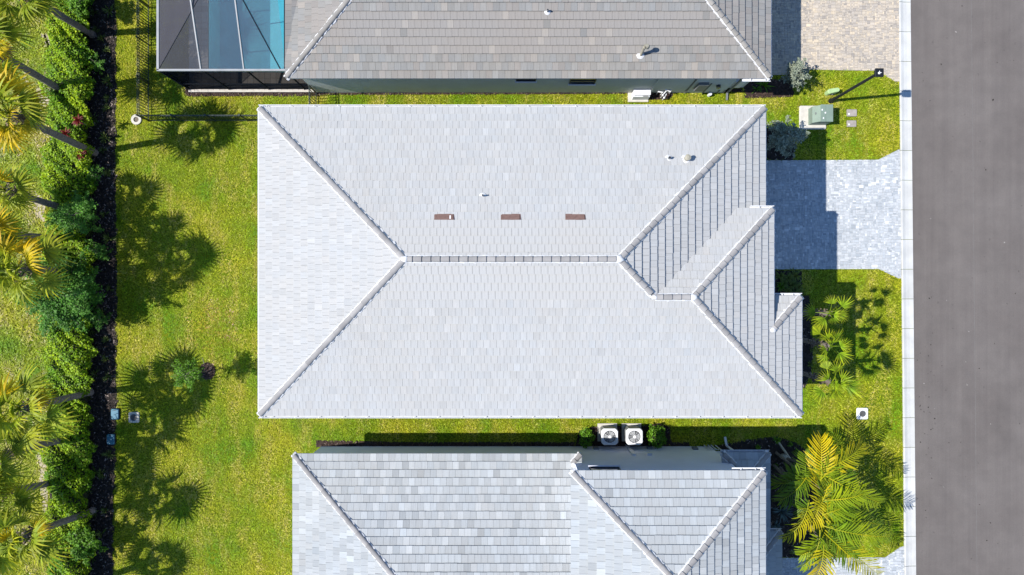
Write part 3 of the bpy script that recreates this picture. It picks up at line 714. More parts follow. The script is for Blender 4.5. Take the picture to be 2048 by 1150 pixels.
for y in (-4, -1, 2.5, 5.5): window(house, (XW+OV, y, 4.6), 1.4, 1.4, (-1, 0)); window(house, (XW+OV, y, 1.3), 1.8, 2.1, (-1, 0))
window(house, (XB-OV, 1.8, 4.9), 1.4, 1.3, (1, 0)); window(house, (XE2-OV, -3, 4.6), 1.6, 1.4, (1, 0)); window(house, (XE2-OV, -3, 1.5), 1.6, 1.6, (1, 0)); window(house, (XE-OV, 5.6, 4.6), 1.4, 1.4, (1, 0))
gx = XB-OV; door = MB(); door.box(gx, PY(530), 0.03, gx+0.05, PY(440), 2.25); gd = door.build('garage_door', M['white'], house)
for k in range(4): mb = MB(); mb.box(gx+0.05, PY(530)+0.06, 0.08+k*0.55, gx+0.065, PY(440)-0.06, 0.58+k*0.55); mb.build('panel', M['white'], gd)

# things standing on that roof
def on_roof(pl, px, py, k=0.0):
    z = ze+1
    for _ in range(30): p = P(px, py, z); z = pl.z(p.x, p.y)
    return Vector((p.x, p.y, z)) + pl.n*k
LV = ['brown metal roof vent nearest the left hip, with a white scuff', 'brown metal roof vent in the middle of the row of three', 'brown metal roof vent nearest the street in the row of three']
for k, px in enumerate((888.5, 1021.5, 1150.5)):
    p = on_roof(pN, px, 435.5); t = thing('roof_vent', p, LV[k], 'roof vent', 'brown vents on the middle roof')
    a = pN; mb = MB()
    def bx(u0, v0, k0, u1, v1, k1, mb=mb, p=p):
        vs = [p + a.u*u + a.v*v + a.n*kk for kk in (k0, k1) for u, v in ((u0, v0), (u1, v0), (u1, v1), (u0, v1))]
        mb.add(vs, [(3, 2, 1, 0), (4, 5, 6, 7), (0, 1, 5, 4), (1, 2, 6, 5), (2, 3, 7, 6), (3, 0, 4, 7)])
    bx(-0.40, -0.15, 0.0, 0.40, 0.16, 0.055); mb.build('flange', M['brown'], t)
    mb = MB(); bx(-0.355, -0.125, 0.055, 0.355, 0.12, 0.075, mb); mb.build('hood', M['brown'], t)
    mb = MB(); bx(-0.41, -0.175, 0.02, 0.41, -0.15, 0.05, mb); mb.build('lip', M['brown'], t)
    if k == 0: mb = MB(); bx(-0.27, -0.07, 0.075, -0.22, 0.08, 0.078, mb); mb.build('scuff', M['sticker'], t)
def vent_pipe(p, n, h, r, label, collar=0.13, hat=None, tilt=(0, 0)):
    t = thing('vent_pipe', p, label, 'vent pipe'); mb = MB()
    K = 14; u = n.orthogonal().normalized(); w = n.cross(u); vs = []
    rr = random.Random(int(h*1000))
    for rad, k in ((collar*1.15, 0.025), (collar, 0.05), (r*1.3, 0.075)):
        for q in range(K):
            a = 2*math.pi*q/K; e = rad*(1+rr.uniform(-0.08, 0.08)); vs.append(p + u*math.cos(a)*e + w*math.sin(a)*e + n*k)
    fs = [(i*K+q, i*K+(q+1) % K, (i+1)*K+(q+1) % K, (i+1)*K+q) for i in range(2) for q in range(K)] + [tuple(range(2*K, 3*K))]
    mb.add(vs, fs); mb.build('collar', M['mortar'], t)
    top = p + Vector((tilt[0], tilt[1], h))
    mb = MB(); mb.tube([p, top], r, 10); pipe = mb.build('pipe', M['steel'] if hat is None else M['tan'], t)
    if hat == 'hood':
        mb = MB(); mb.tube([top+Vector((0, 0, -0.10)), top+Vector((0, 0, 0.02))], [0.11, 0.12], 12); mb.tube([top+Vector((-0.02, 0, 0.02)), top+Vector((-0.02, 0, 0.05))], [0.13, 0.05], 12); mb.build('cowl', M['tan'], t)
    elif hat == 'goose':
        q = [top, top+Vector((0, 0.02, 0.10)), top+Vector((0.04, 0.06, 0.17)), top+Vector((0.11, 0.06, 0.16)), top+Vector((0.15, 0.06, 0.06))]
        mb = MB(); mb.tube(q, [0.065, 0.08, 0.10, 0.11, 0.12], 10); mb.build('cowl', M['tan'], t)
    else:
        mb = MB(); mb.disc((top.x, top.y), r*0.75, top.z-0.01, top.z+0.002, 10); mb.build('opening', M['black'], t)
vent_pipe(on_roof(pN, 966, 392), pN.n, 0.26, 0.04, 'thin plumbing pipe with white collar above the three brown vents')
vent_pipe(on_roof(pN, 1337, 317), pN.n, 0.24, 0.055, 'small dark pipe beside the hooded vent near the street hip', collar=0.14)
vent_pipe(on_roof(pN, 1372, 318), pN.n, 0.34, 0.11, 'hooded exhaust vent with wide white collar near the street hip', collar=0.19, hat='hood')

# ---- the house above: one storey, tan grey tiles
z1 = 3.15
XWn = PX(570, z1)+0.04; XEn = PX(1542.5, z1)-0.05; YSn = PY(157.5, z1)+0.02; YNn = YSn+13.4; hn = 6.7
hn_o = thing('house', (0.7, YSn+6.7, 0), 'single-storey house with tan grey tiled roof beside the pool', 'house')
nS = Plane((XWn, YSn, z1), (0, 1), PM, [(XWn, YSn), (XEn, YSn), (XEn-hn, YSn+hn), (XWn+hn, YSn+hn)])
nW = Plane((XWn, YNn, z1), (1, 0), PM, [(XWn, YSn), (XWn+hn, YSn+hn), (XWn, YNn)])
nE = Plane((XEn, YSn, z1), (-1, 0), PM, [(XEn, YSn), (XEn, YNn), (XEn-hn, YSn+hn)])
nN = Plane((XEn, YNn, z1), (0, -1), PM, [(XWn, YNn), (XWn+hn, YSn+hn), (XEn-hn, YSn+hn), (XEn, YNn)])
rn = make_roof(hn_o, [nS, nW, nE, nN], 'tile_tan', 'cap_tan', pal_tan, 21, tile_w=0.30, course=0.372, thick=0.058)
zn = z1+PM*hn
caps(rn, (XWn, YSn, z1), (XWn+hn, YSn+hn, zn), nW.n, nS.n, 'cap_tan', 61); caps(rn, (XEn, YSn, z1), (XEn-hn, YSn+hn, zn), nE.n, nS.n, 'cap_tan', 62)
WY = PY(185.5); WX0 = PX(632.5); WX1 = PX(1484)
block(hn_o, WX0, WY, WX1-1.0, YNn-0.45, z1-0.14, 'stucco_green'); block(hn_o, WX1-1.0, WY+0.28, WX1+0.05, YNn-0.45, z1-0.14, 'stucco_green')
soffit(hn_o, [(XWn+0.02, YSn+0.02), (XEn-0.02, YSn+0.02), (XEn-0.02, YNn), (XWn+0.02, YNn)], z1-0.16, 0.12)
gutter(hn_o, (PX(1486, z1), YSn-0.02, z1-0.005), (XEn+0.03, YSn-0.02, z1-0.005), (0, -1), strap=0.7)
gutter(hn_o, (XEn+0.02, YSn, z1-0.01), (XEn+0.02, YNn, z1-0.01), (1, 0), w=0.06)
window(hn_o, (PX(1165, 1.9), WY, 2.05), 1.25, 0.85, (0, -1)); window(hn_o, (PX(1052, 2.3), WY, 2.35), 0.95, 0.6, (0, -1))
def wall_box(house, name, x0, x1, z0, zt, depth, m, wy, out=-1):
    mb = MB(); mb.box(x0, min(wy, wy+out*depth), z0, x1, max(wy, wy+out*depth), zt); return mb.build(name, M[m], house)
wall_box(hn_o, 'downspout', PX(1297), PX(1297)+0.09, 0.15, z1-0.1, 0.07, 'stucco_green', WY)
eb = wall_box(hn_o, 'electric_box', 9.35, 9.85, 0.75, 1.75, 0.16, 'steel', WY); wall_box(hn_o, 'conduit', 9.05, 9.10, 0.0, 2.6, 0.05, 'steel', WY); wall_box(hn_o, 'conduit', 10.0, 10.04, 0.0, 1.6, 0.05, 'steel', WY)
mb = MB(); mb.tube([(10.45, WY, 1.3), (10.45, WY-0.16, 1.3)], 0.11, 14); mb.build('electric_meter', M['glass'], hn_o)
mb = MB(); mb.tube([(10.35, WY-0.14, 0.0), (10.35, WY-0.14, 0.28)], 0.09, 12); mb.build('cleanout_cap', M['white'], hn_o)
wall_box(hn_o, 'conduit', 10.75, 10.79, 0, 0.5, 0.05, 'steel', WY); wall_box(hn_o, 'conduit', 11.05, 11.09, 0, 0.5, 0.05, 'steel', WY)
mb = MB(); mb.box(11.0, WY+0.10, 0.5, 11.85, WY+0.279, 1.5, bev=0.06); mb.build('meter_cabinet', M['white'], hn_o)
mb = MB(); x = PX(1453); mb.bar((x, WY-0.02, 2.8), (x, WY-0.02, 0.12), 0.09, 0.07); mb.bar((x, WY-0.02, 0.10), (x, PY(201), 0.05), 0.09, 0.07); mb.build('downspout', M['steel'], hn_o)
def on_plane(pl, px, py):
    z = pl.O.z+1
    for _ in range(30): p = P(px, py, z); z = pl.z(p.x, p.y)
    return Vector((p.x, p.y, z))
vent_pipe(on_plane(nS, 1095, 24), nS.n, 0.26, 0.045, 'thin plumbing pipe with white collar on the tan roof', collar=0.13)
vent_pipe(on_plane(nS, 1281, 111), nS.n, 0.62, 0.065, 'tall gooseneck vent on the tan roof casting a long shadow', collar=0.17, hat='goose', tilt=(0.03, 0.10))

# ---- the house below: one storey with a taller wing, pale tiles of mixed greys
YNs = PY(906, z1)-0.03; XWs = PX(585, z1)+0.04; hs = 6.7; YSs = YNs-2*hs
z2 = 6.30; X2W = PX(1141, z2)+0.03; X2E = PX(1532, z2)-0.05; Y2N = PY(939.5, z2)-0.03; h2 = (X2E-X2W)/2; Y2S = Y2N-13
hs_o = thing('house', (1.0, YNs-6, 0), 'house at the bottom with mixed grey tiles and a taller street wing', 'house')
WYs = PY(892.5); XJ = X2W+0.45
sN = Plane((XJ, YNs, z1), (0, -1), PM, [(XWs, YNs), (XWs+hs, YNs-hs), (XJ, YNs-hs), (XJ, YNs-0.9), (PX(1163, z1), YNs-0.42), (PX(1163, z1), YNs)])
sW = Plane((XWs, YNs, z1), (1, 0), PM, [(XWs, YNs), (XWs, YSs), (XWs+hs, YNs-hs)])
tN = Plane((X2E, Y2N, z2), (0, -1), PM, [(X2W, Y2N), (X2W+h2, Y2N-h2), (X2E, Y2N)])
tW = Plane((X2W, Y2N, z2), (1, 0), PM, [(X2W, Y2N), (X2W, Y2S), (X2W+h2, Y2S), (X2W+h2, Y2N-h2)])
tE = Plane((X2E, Y2S, z2), (-1, 0), PM, [(X2E, Y2N), (X2W+h2, Y2N-h2), (X2W+h2, Y2S), (X2E, Y2S)])
XL0 = PX(1441, z1)+0.06; XL1 = PX(1541, z1)-0.07; YL = PY(901, z1)-0.09; hl = (XL1-XL0)/2; xm = XL0+hl; XW2 = X2E-0.45; Yl2 = PY(1062, z1)
lN = Plane((XL1, YL, z1), (0, -1), PM, [(XL0, YL), (xm, YL-hl), (XL1, YL)])
lE = Plane((XL1, Yl2, z1), (-1, 0), PM, [(XL1, YL), (xm, YL-hl), (xm, Yl2), (XL1, Yl2)])
lW = Plane((XL0, YL, z1), (1, 0), PM, [(XL0, YL), (XL0, WYs+0.0), (XL0+(YL-WYs), WYs)])
XK = PX(1565, z1)-0.07
kN = Plane((XK, Yl2, z1), (0, -1), PM, [(XK-1.5, Yl2), (XK-1.5, Yl2-1.5), (XK, Yl2)])
kE = Plane((XK, Yl2-6, z1), (-1, 0), PM, [(XK, Yl2), (XK-1.5, Yl2-1.5), (XK-1.5, Yl2-6), (XK, Yl2-6)])
rs = make_roof(hs_o, [sN, sW, tN, tW, tE, lN, lE, lW, kN, kE], 'tile', 'cap', pal_south, 31, tile_w=0.298, course=0.372, thick=0.058)
zs = z1+PM*hs; ap = Vector((X2W+h2, Y2N-h2, z2+PM*h2))
caps(rs, (XWs, YNs, z1), (XWs+hs, YNs-hs, zs), sW.n, sN.n, 'cap', 71); caps(rs, (X2W, Y2N, z2), ap, tW.n, tN.n, 'cap', 72)
caps(rs, (X2E, Y2N, z2), ap, tE.n, tN.n, 'cap', 73); caps(rs, (ap.x, Y2S, ap.z), ap, tW.n, tE.n, 'cap', 74)
caps(rs, (XL1, YL, z1), (xm, YL-hl, z1+PM*hl), lE.n, lN.n, 'cap', 75); caps(rs, (XL0, YL, z1), (XL0+0.55, YL-0.55, z1+PM*0.55), lW.n, lN.n, 'cap', 76)
caps(rs, (XK, Yl2, z1), (XK-1.4, Yl2-1.4, z1+PM*1.4), kE.n, kN.n, 'cap', 77)
e0 = Vector((PX(1161, z1), YNs-0.02, z1)); caps(rs, e0, e0+Vector((-0.42, -0.42, 0.14)), sN.n, Plane((0, 0, 0), (-1, 0), PM, [(0, 0), (1, 0), (0, 1)]).n, 'cap', 78, start=0.02)
lump(rs, Vector((PX(1146, z1), YNs-0.48, z1+0.2)), (0.11, 0.14, 0.08), 81); lump(rs, Vector((X2W+0.08, Y2N-0.05, z2+0.03)), (0.13, 0.12, 0.06), 82); lump(rs, Vector((XWs+0.08, YNs-0.06, z1+0.03)), (0.12, 0.12, 0.05), 83)
lump(rs, e0+Vector((-0.06, -0.03, 0.04)), (0.11, 0.10, 0.05), 84)
mb = MB(); mb.bar((XJ-0.04, YNs-0.55, z1+0.22), (XJ-0.04, YNs-1.2, z1+0.44), 0.10, 0.10); mb.build('flashing', M['white'], rs)
block(hs_o, XWs+0.42, YSs+0.45, XJ+0.003, WYs, z1-0.14, 'stucco'); block(hs_o, XJ, Y2S+0.4, XW2, WYs+0.002, z2-0.14, 'stucco')
block(hs_o, XW2, Yl2, XL1-0.4, WYs-0.25, z1-0.14, 'stucco'); block(hs_o, XW2, Yl2-6, XK-0.4, Yl2-0.45, z1-0.14, 'stucco')
soffit(hs_o, [(XWs+0.02, YNs-0.02), (XWs+0.02, YSs), (XJ, YSs), (XJ, YNs-0.02)], z1-0.16, 0.12); soffit(hs_o, [(X2W+0.02, Y2N-0.02), (X2W+0.02, Y2S), (X2E-0.02, Y2S), (X2E-0.02, Y2N-0.02)], z2-0.16, 0.12)
soffit(hs_o, [(XL0+0.02, YL-0.02), (XL0+0.02, Yl2), (XL1-0.02, Yl2), (XL1-0.02, YL-0.02)], z1-0.165, 0.12)
gutter(hs_o, (XL0-0.03, YL, z1-0.005), (XL1+0.03, YL, z1-0.005), (0, 1), strap=0.55); gutter(hs_o, (XL1, YL, z1-0.008), (XL1, Yl2, z1-0.008), (1, 0), w=0.07)
gutter(hs_o, (X2E-1.38, Y2N, z2-0.005), (X2E+0.04, Y2N, z2-0.005), (0, 1), strap=0.62); gutter(hs_o, (X2E, Y2N, z2-0.008), (X2E, Y2S, z2-0.008), (1, 0), w=0.06)
gutter(hs_o, (XL1, Yl2, z1-0.004), (XK+0.03, Yl2, z1-0.004), (0, 1), strap=0.4); gutter(hs_o, (XK, Yl2, z1-0.008), (XK, Yl2-6, z1-0.008), (1, 0), w=0.06)
window(hs_o, (PX(1209, 4.2), WYs, 4.75), 1.35, 1.3, (0, 1))
wall_box(hs_o, 'line_set_cover', PX(1251), PX(1251)+0.17, 0.0, 1.95, 0.10, 'white', WYs, 1)
wall_box(hs_o, 'wall_vent', PX(1300, 1.9)-0.12, PX(1300, 1.9)+0.12, 1.7, 1.9, 0.12, 'white', WYs, 1)
for x, zc in ((PX(1192, 0.6), 0.55), (PX(1300, .6), 0.5), (PX(1390, .6), 0.6)): wall_box(hs_o, 'disconnect_box', x-0.13, x+0.13, zc-0.18, zc+0.18, 0.10, 'steel', WYs, 1)
for x, zt in ((PX(1408), 1.0), (PX(1416), 0.8), (PX(1422), 0.9), (PX(1430), 1.2)): mb = MB(); mb.tube([(x, WYs+0.06, 0), (x, WYs+0.06, zt), (x+0.1, WYs+0.05, zt+0.06)], 0.03, 8); mb.build('conduit', M['white'], hs_o)
mb = MB(); x = PX(1452); mb.bar((x, WYs+0.05, 2.9), (x, WYs+0.05, 0.12), 0.09, 0.07); mb.bar((x, WYs+0.05, 0.09), (PX(1449), PY(873), 0.06), 0.11, 0.08); mb.build('downspout', M['white'], hs_o)

# ------------------------------------------------------------------ pool cage, pool, fences
zc = 3.08; KX0 = PX(316.5, zc); KY0 = PY(140.5, zc); KX1 = XWn-0.05; KY1 = KY0+9
cage = thing('pool_cage', ((KX0+KX1)/2, KY0+4, 0), 'screened pool enclosure with grey aluminium frame beside the tan roof', 'pool cage')
def kz(x, y): return zc + min(0.34*(y-KY0), 0.42*(x-KX0), 1.25)
def member(name, a, b, w, h, m='cage'):
    mb = MB(); mb.bar(a, b, w, h); return mb.build(name, M[m], cage)
member('eave_beam', (KX0, KY0, zc), (KX0, KY1, zc), 0.11, 0.12); member('eave_beam', (KX0-0.05, KY0, zc), (KX1, KY0, zc), 0.09, 0.12)
member('eave_beam', (KX1, KY0, zc-0.02), (KX1, KY1, zc-0.02), 0.10, 0.14, 'cage_dark')
hy = 1.25/0.34; hx = 1.25/0.42; zt = zc+1.25; E = Vector((KX0, KY0, zc)); A = Vector((KX0+hx, KY0+hy, zt))
for px0, px1, m in ((402, 378, 'cage'), (488, 469, 'cage')):
    a = P(px1, 0, zt); x = PX(px0, zc); member('rafter', (x, KY0, zc), (x, KY0+hy, zt), 0.055, 0.09, m); member('rafter', (x, KY0+hy, zt), (x, KY1, zt), 0.055, 0.09, m)
member('hip_beam', E, A, 0.02, 0.03, 'cage_dark')
member('rafter', (KX0, KY0+3.4, zc), (KX0+hx, KY0+3.9, zt), 0.05, 0.06)
member('brace', (PX(562, zc), KY0, zc), (PX(488, zc), KY0+hy, zt), 0.05, 0.06, 'cage_dark'); member('ridge_beam', (A.x, A.y, zt), (KX1, A.y, zt), 0.10, 0.12, 'cage_dark')
member('ridge_beam', (KX0+hx, A.y, zt), (KX0+hx, KY1, zt), 0.06, 0.09)
def panel(name, pts, m):
    mb = MB(); mb.add(pts, [tuple(range(len(pts)))]); return mb.build(name, M[m], cage)
xs = [KX0, PX(402, zc), PX(488, zc), KX1]
panel('screen_panel', [E, (xs[1], KY0, zc), (xs[1], KY0+(xs[1]-KX0)*0.42/0.34, zc+0.42*(xs[1]-KX0))], 'screen')
panel('screen_panel', [(xs[1], KY0, zc), (xs[2], KY0, zc), (xs[2], A.y, zt), tuple(A), (xs[1], KY0+(xs[1]-KX0)*0.42/0.34, zc+0.42*(xs[1]-KX0))], 'screen')
panel('screen_panel', [(xs[2], KY0, zc), (xs[3], KY0, zc), (xs[3], A.y, zt), (xs[2], A.y, zt)], 'screen')
panel('screen_panel', [E, tuple(A), (A.x, KY1, zt), (KX0, KY1, zc)], 'screen_west'); panel('screen_panel', [tuple(A), (KX1, A.y, zt), (KX1, KY1, zt), (A.x, KY1, zt)], 'screen')
posts_x = [KX0, KX0+2.1, KX0+4.2, KX1-0.02, WX0-0.03]
for x in posts_x: member('post', (x, KY0, 0), (x, KY0, zc), 0.06, 0.06, 'cage_dark')
for y in (KY0+2.2, KY0+4.4, KY0+6.6): member('post', (KX0, y, 0), (KX0, y, zc), 0.06, 0.06, 'cage_dark')
member('rail', (KX0, KY0, 1.0), (WX0-0.05, KY0, 1.0), 0.04, 0.05, 'cage_dark'); member('rail', (KX1, KY0, 2.6), (WX0-0.05, KY0, 2.6), 0.05, 0.05, 'cage_dark')
for i in range(4): panel('screen_panel', [(posts_x[i]+0.03, KY0, 0.05), (posts_x[i+1]-0.03, KY0, 0.05), (posts_x[i+1]-0.03, KY0, zc-0.06), (posts_x[i]+0.03, KY0, zc-0.06)], 'screen_wall')
panel('screen_panel', [(KX0, KY0+0.03, 0.05), (KX0, KY1, 0.05), (KX0, KY1, zc-0.06), (KX0, KY0+0.03, zc-0.06)], 'screen_wall')
# deck with the pool cut out, pool shell and water
px0, py0, px1 = PIT[:3]
deck = thing('pool_deck', (KX0+2, KY0+3, 0), None, None); deck['kind'] = 'structure'
dk = [(KX0-0.05, KY0-0.06, px0, KY1+1), (px0, KY0-0.06, WX0, py0), (px1, py0, WX0, KY1+1)]
mb = MB()
for a in dk: mb.box(a[0], a[1], 0.0, a[2], a[3], 0.075)
mb.build('slab', M['joint'], deck)
mb = MB(); rr = random.Random(5)
for (x0, y0, x1, y1) in dk:
    nx = max(1, round((x1-x0)/0.3)); ny = max(1, round((y1-y0)/0.3))
    for i in range(nx):
        for j in range(ny):
            q = rr.uniform(0.85, 1.12); g = 0.006; a, b_ = (x1-x0)/nx, (y1-y0)/ny
            mb.box(x0+i*a+g, y0+j*b_+g, 0.07, x0+(i+1)*a-g, y0+(j+1)*b_-g, 0.095, (0.44*q, 0.40*q, 0.36*q))
mb.build('pavers', M['paver'], deck, kind='stuff')
mb = MB(); mb.bar((KX0-0.04, KY0-0.10, 0.05), (WX0-0.02, KY0-0.10, 0.05), 0.08, 0.11); mb.build('edge_strip', M['pad'], deck)
pool = thing('pool', (px0+2, py0+3, 0), None, None); pool['kind'] = 'structure'
ax, ay, bx_, by_ = PIT; zf = -1.30
mb = MB(); mb.quad((ax, ay, zf), (bx_, ay, zf), (bx_, by_, zf), (ax, by_, zf))
for p, q in (((ax, ay), (bx_, ay)), ((bx_, ay), (bx_, by_)), ((bx_, by_), (ax, by_)), ((ax, by_), (ax, ay))): mb.quad((*p, zf), (*q, zf), (*q, 0.07), (*p, 0.07))
mb.build('basin', M['pool'], pool)
mb = MB(); mb.box(bx_-1.6, ay+0.02, zf+0.01, bx_-0.02, by_-0.02, zf+0.5); mb.build('bench', M['pool'], pool)
mb = MB(); mb.quad((ax+0.003, ay+0.003, -0.06), (bx_-0.003, ay+0.003, -0.06), (bx_-0.003, by_-0.003, -0.06), (ax+0.003, by_-0.003, -0.06)); mb.build('water', M['water'], pool)

def fence(label, pts, h, group, pick=0.145):
    t = thing('fence', pts[0], label, 'fence', group); pk = MB(); pk.box(-0.014, -0.014, 0.05, 0.014, 0.014, h-0.01); me = pk.mesh('picket', M['fence'])
    pm = MB(); pm.box(-0.03, -0.03, 0, 0.03, 0.03, h+0.05); pm.box(-0.04, -0.04, h+0.05, 0.04, 0.04, h+0.07); pme = pm.mesh('post', M['fence'])
    for a, b in zip(pts[:-1], pts[1:]):
        a = Vector(a); b = Vector(b); L_ = (b-a).length; d = (b-a)/L_
        for z in (0.13, h-0.16, h):
            mb = MB(); mb.bar(a+Vector((0, 0, z)), b+Vector((0, 0, z)), 0.032, 0.028); mb.build('rail', M['fence'], t)
        n = int(L_/pick)
        for k in range(1, n): link_mesh('picket', me, t, Matrix.Translation(a+d*(k*L_/n)))
        np_ = max(1, round(L_/1.85))
        for k in range(np_+1): link_mesh('post', pme, t, Matrix.Translation(a+d*(L_*k/np_)))
    return t
FC = P(299.5, 242); FC.z = 0
fence('dark metal picket fence turning the corner around the pool cage lawn', [(FC.x, PY(-60), 0), (FC.x, FC.y, 0), (XW+OV, FC.y, 0)], 1.15, 'dark picket fences')
fence('short dark picket fence between the tan roofed wall and the middle house', [(WX0+0.03, WY-0.04, 0), (WX0+0.03, YN-OV, 0)], 1.32, 'dark picket fences', 0.15)

# ------------------------------------------------------------------ street and garden things
t = thing('street_lamp', P(1661.5, 202), 'tall black street lamp post with square head on the front lawn', 'street lamp')
LX, LY, LH = P(1661.5, 202).x, P(1661.5, 202).y, 4.5
mb = MB(); mb.tube([(LX, LY, 0), (LX, LY, 0.05), (LX, LY, 0.5), (LX, LY, LH-0.25)], [0.13, 0.12, 0.078, 0.068], 12); mb.build('pole', M['black'], t)
mb = MB(); mb.disc((LX, LY), 0.14, 0, 0.05, 14); mb.build('base_plate', M['black'], t)
mb = MB(); mb.box(LX-0.07, LY-0.07, LH-0.27, LX+0.07, LY+0.07, LH-0.12); mb.build('neck', M['black'], t)
mb = MB(); mb.box(LX-0.15, LY-0.15, LH-0.13, LX+0.15, LY+0.15, LH-0.02); hd = mb.build('lamp_head', M['black'], t)
mb = MB(); mb.box(LX-0.195, LY-0.195, LH-0.02, LX+0.195, LY+0.195, LH+0.05, bev=0.02); mb.build('cap', M['black'], hd)
mb = MB(); mb.blob((LX-0.02, LY-0.03, LH+0.055), (0.055, 0.05, 0.012), 4, jit=0.3); mb.blob((LX+0.05, LY-0.01, LH+0.055), (0.035, 0.02, 0.010), 5, jit=0.3); mb.blob((LX, LY+0.05, LH+0.055), (0.015, 0.03, 0.010), 6, jit=0.3); mb.build('white_spots', M['sticker'], hd)  # small flat white spots on top of the cap

t = thing('transformer', P(1638, 236), 'grey green electrical transformer cabinet on a concrete pad', 'transformer')
a = P(1598, 212); b = P(1651, 259)
mb = MB(); mb.box(a.x, b.y, -0.02, b.x, a.y, 0.09, bev=0.05); mb.build('pad', M['pad'], t)
x0, x1, y0, y1, zz = PX(1615, .0), PX(1649), PY(251), PY(219), 0.85
mb = MB(); pr = [(x0, 0.09), (x1, 0.09), (x1, zz), (x0+0.30, zz), (x0, 0.55)]
vs = [(x, y, z) for y in (y0, y1) for x, z in pr]; n = 5
mb.add(vs, [(i, (i+1) % n, (i+1) % n+n, i+n) for i in range(n)] + [tuple(reversed(range(n))), tuple(range(n, 2*n))]); cb = mb.build('cabinet', M['transformer'], t)
xs_ = (x0+x1)/2+0.1
mb = MB(); mb.box(x0+0.29, y0-0.02, zz, xs_-0.006, y1+0.02, zz+0.025); mb.build('lid', M['transformer'], t)
mb = MB(); mb.box(xs_+0.006, y0-0.02, zz, x1+0.02, y1+0.02, zz+0.027); mb.build('lid', M['transformer'], t)
for (u, v) in ((0.42, 0.2), (0.52, 0.52), (0.36, 0.70)):
    mb = MB(); mb.blob((x0+u, y0+v*(y1-y0), zz+0.026), (0.035, 0.045, 0.004), int(u*100), jit=0.3); mb.build('label_mark', M['sticker'], t)
mb = MB(); mb.bar((x0+0.1, y0+0.4, 0.70), (x0+0.1, y0+0.5, 0.70), 0.03, 0.05); mb.build('latch', M['steel'], cb)

t = thing('cable_pedestal', P(1661, 186), 'pale green rounded cable pedestal beside the lamp post', 'pedestal')
mb = MB(); a = P(1653, 187); b = P(1668, 184)
K = 10; outl = []
for k in range(K+1): outl.append((b.x + 0.115*math.sin(math.pi*k/K), b.y + 0.115*math.cos(math.pi*k/K)))
for k in range(K+1): outl.append((a.x - 0.13*math.sin(math.pi*k/K), a.y - 0.13*math.cos(math.pi*k/K)))
outl = outl[::-1]; n = len(outl); cxm = (a.x+b.x)/2; cym = (a.y+b.y)/2
vs = []
for s_, z in ((0.95, 0), (0.95, 0.30), (1.0, 0.32), (1.0, 0.38), (0.86, 0.44)): vs += [(cxm+(x-cxm)*s_, cym+(y-cym)*s_, z) for x, y in outl]
mb.add(vs, [(i*n+k, i*n+(k+1) % n, (i+1)*n+(k+1) % n, (i+1)*n+k) for i in range(4) for k in range(n)] + [tuple(range(4*n, 5*n))]); mb.build('cover', M['palegreen'], t)
mb = MB(); mb.bar((cxm-0.03, cym-0.15, 0.2), (cxm+0.03, cym-0.15, 0.2), 0.04, 0.08); mb.build('lock', M['steel'], t)

for lab, (x0, y0, x1, y1) in (('concrete water meter cover nearer the tan driveway', (1693, 219, 1713, 233)), ('concrete water meter cover nearer the grey driveway', (1693, 241, 1712, 254))):
    a = P(x0, y1); b = P(x1, y0); t = thing('meter_cover', ((a.x+b.x)/2, (a.y+b.y)/2, 0), lab, 'meter cover', 'water meter covers')
    mb = MB(); mb.box(a.x, a.y, -0.02, b.x, b.y, 0.05, bev=0.025); mb.build('lid', M['meterlid'], t)
    mb = MB(); mb.disc((a.x+0.10, a.y+0.12), 0.05, 0.05, 0.06, 12); mb.build('reader_cap', M['sticker'], t)
    mb = MB(); mb.ring((a.x+0.10, a.y+0.12), 0.05, 0.062, 0.05, 0.057, 12); mb.build('rim', M['steel'], t)

def catch_basin(px, py, sz, lab, r=0.135, slab='pad'):
    c = P(px, py); t = thing('drain_cover', c, lab, 'drain cover'); h = sz/2
    mb = MB(); mb.box(c.x-h, c.y-h, -0.02, c.x+h, c.y+h, 0.06, bev=0.05); mb.build('slab', M[slab], t)
    mb = MB(); mb.disc((c.x, c.y), r, 0.055, 0.066, 20); g = mb.build('grate', M['grate'], t)
    mb = MB(); mb.ring((c.x, c.y), r, r+0.02, 0.05, 0.071, 20); mb.build('rim', M['steel'], t)
    for k in range(-3, 4):
        w = math.sqrt(max(0.0, r*r-(k*r/3.6)**2)); mb = MB(); mb.bar((c.x+k*r/3.6, c.y-w, 0.069), (c.x+k*r/3.6, c.y+w, 0.069), 0.012, 0.008); mb.build('slat', M['steel'], g)
catch_basin(268.5, 834.5, 0.56, 'square concrete drain cover beside the blue green valve boxes', 0.165)
catch_basin(1724, 827, 0.60, 'white square concrete drain cover on the front lawn', 0.15, slab='sticker')
c = P(273.5, 239.5); t = thing('drain_ring', c, 'round concrete drain ring at the fence corner', 'drain ring')
mb = MB(); mb.ring((c.x, c.y), 0.14, 0.27, -0.02, 0.07, 20); mb.build('ring', M['pad'], t)
mb = MB(); mb.disc((c.x, c.y), 0.14, 0.0, 0.03, 16); mb.build('grate', M['bark'], t)
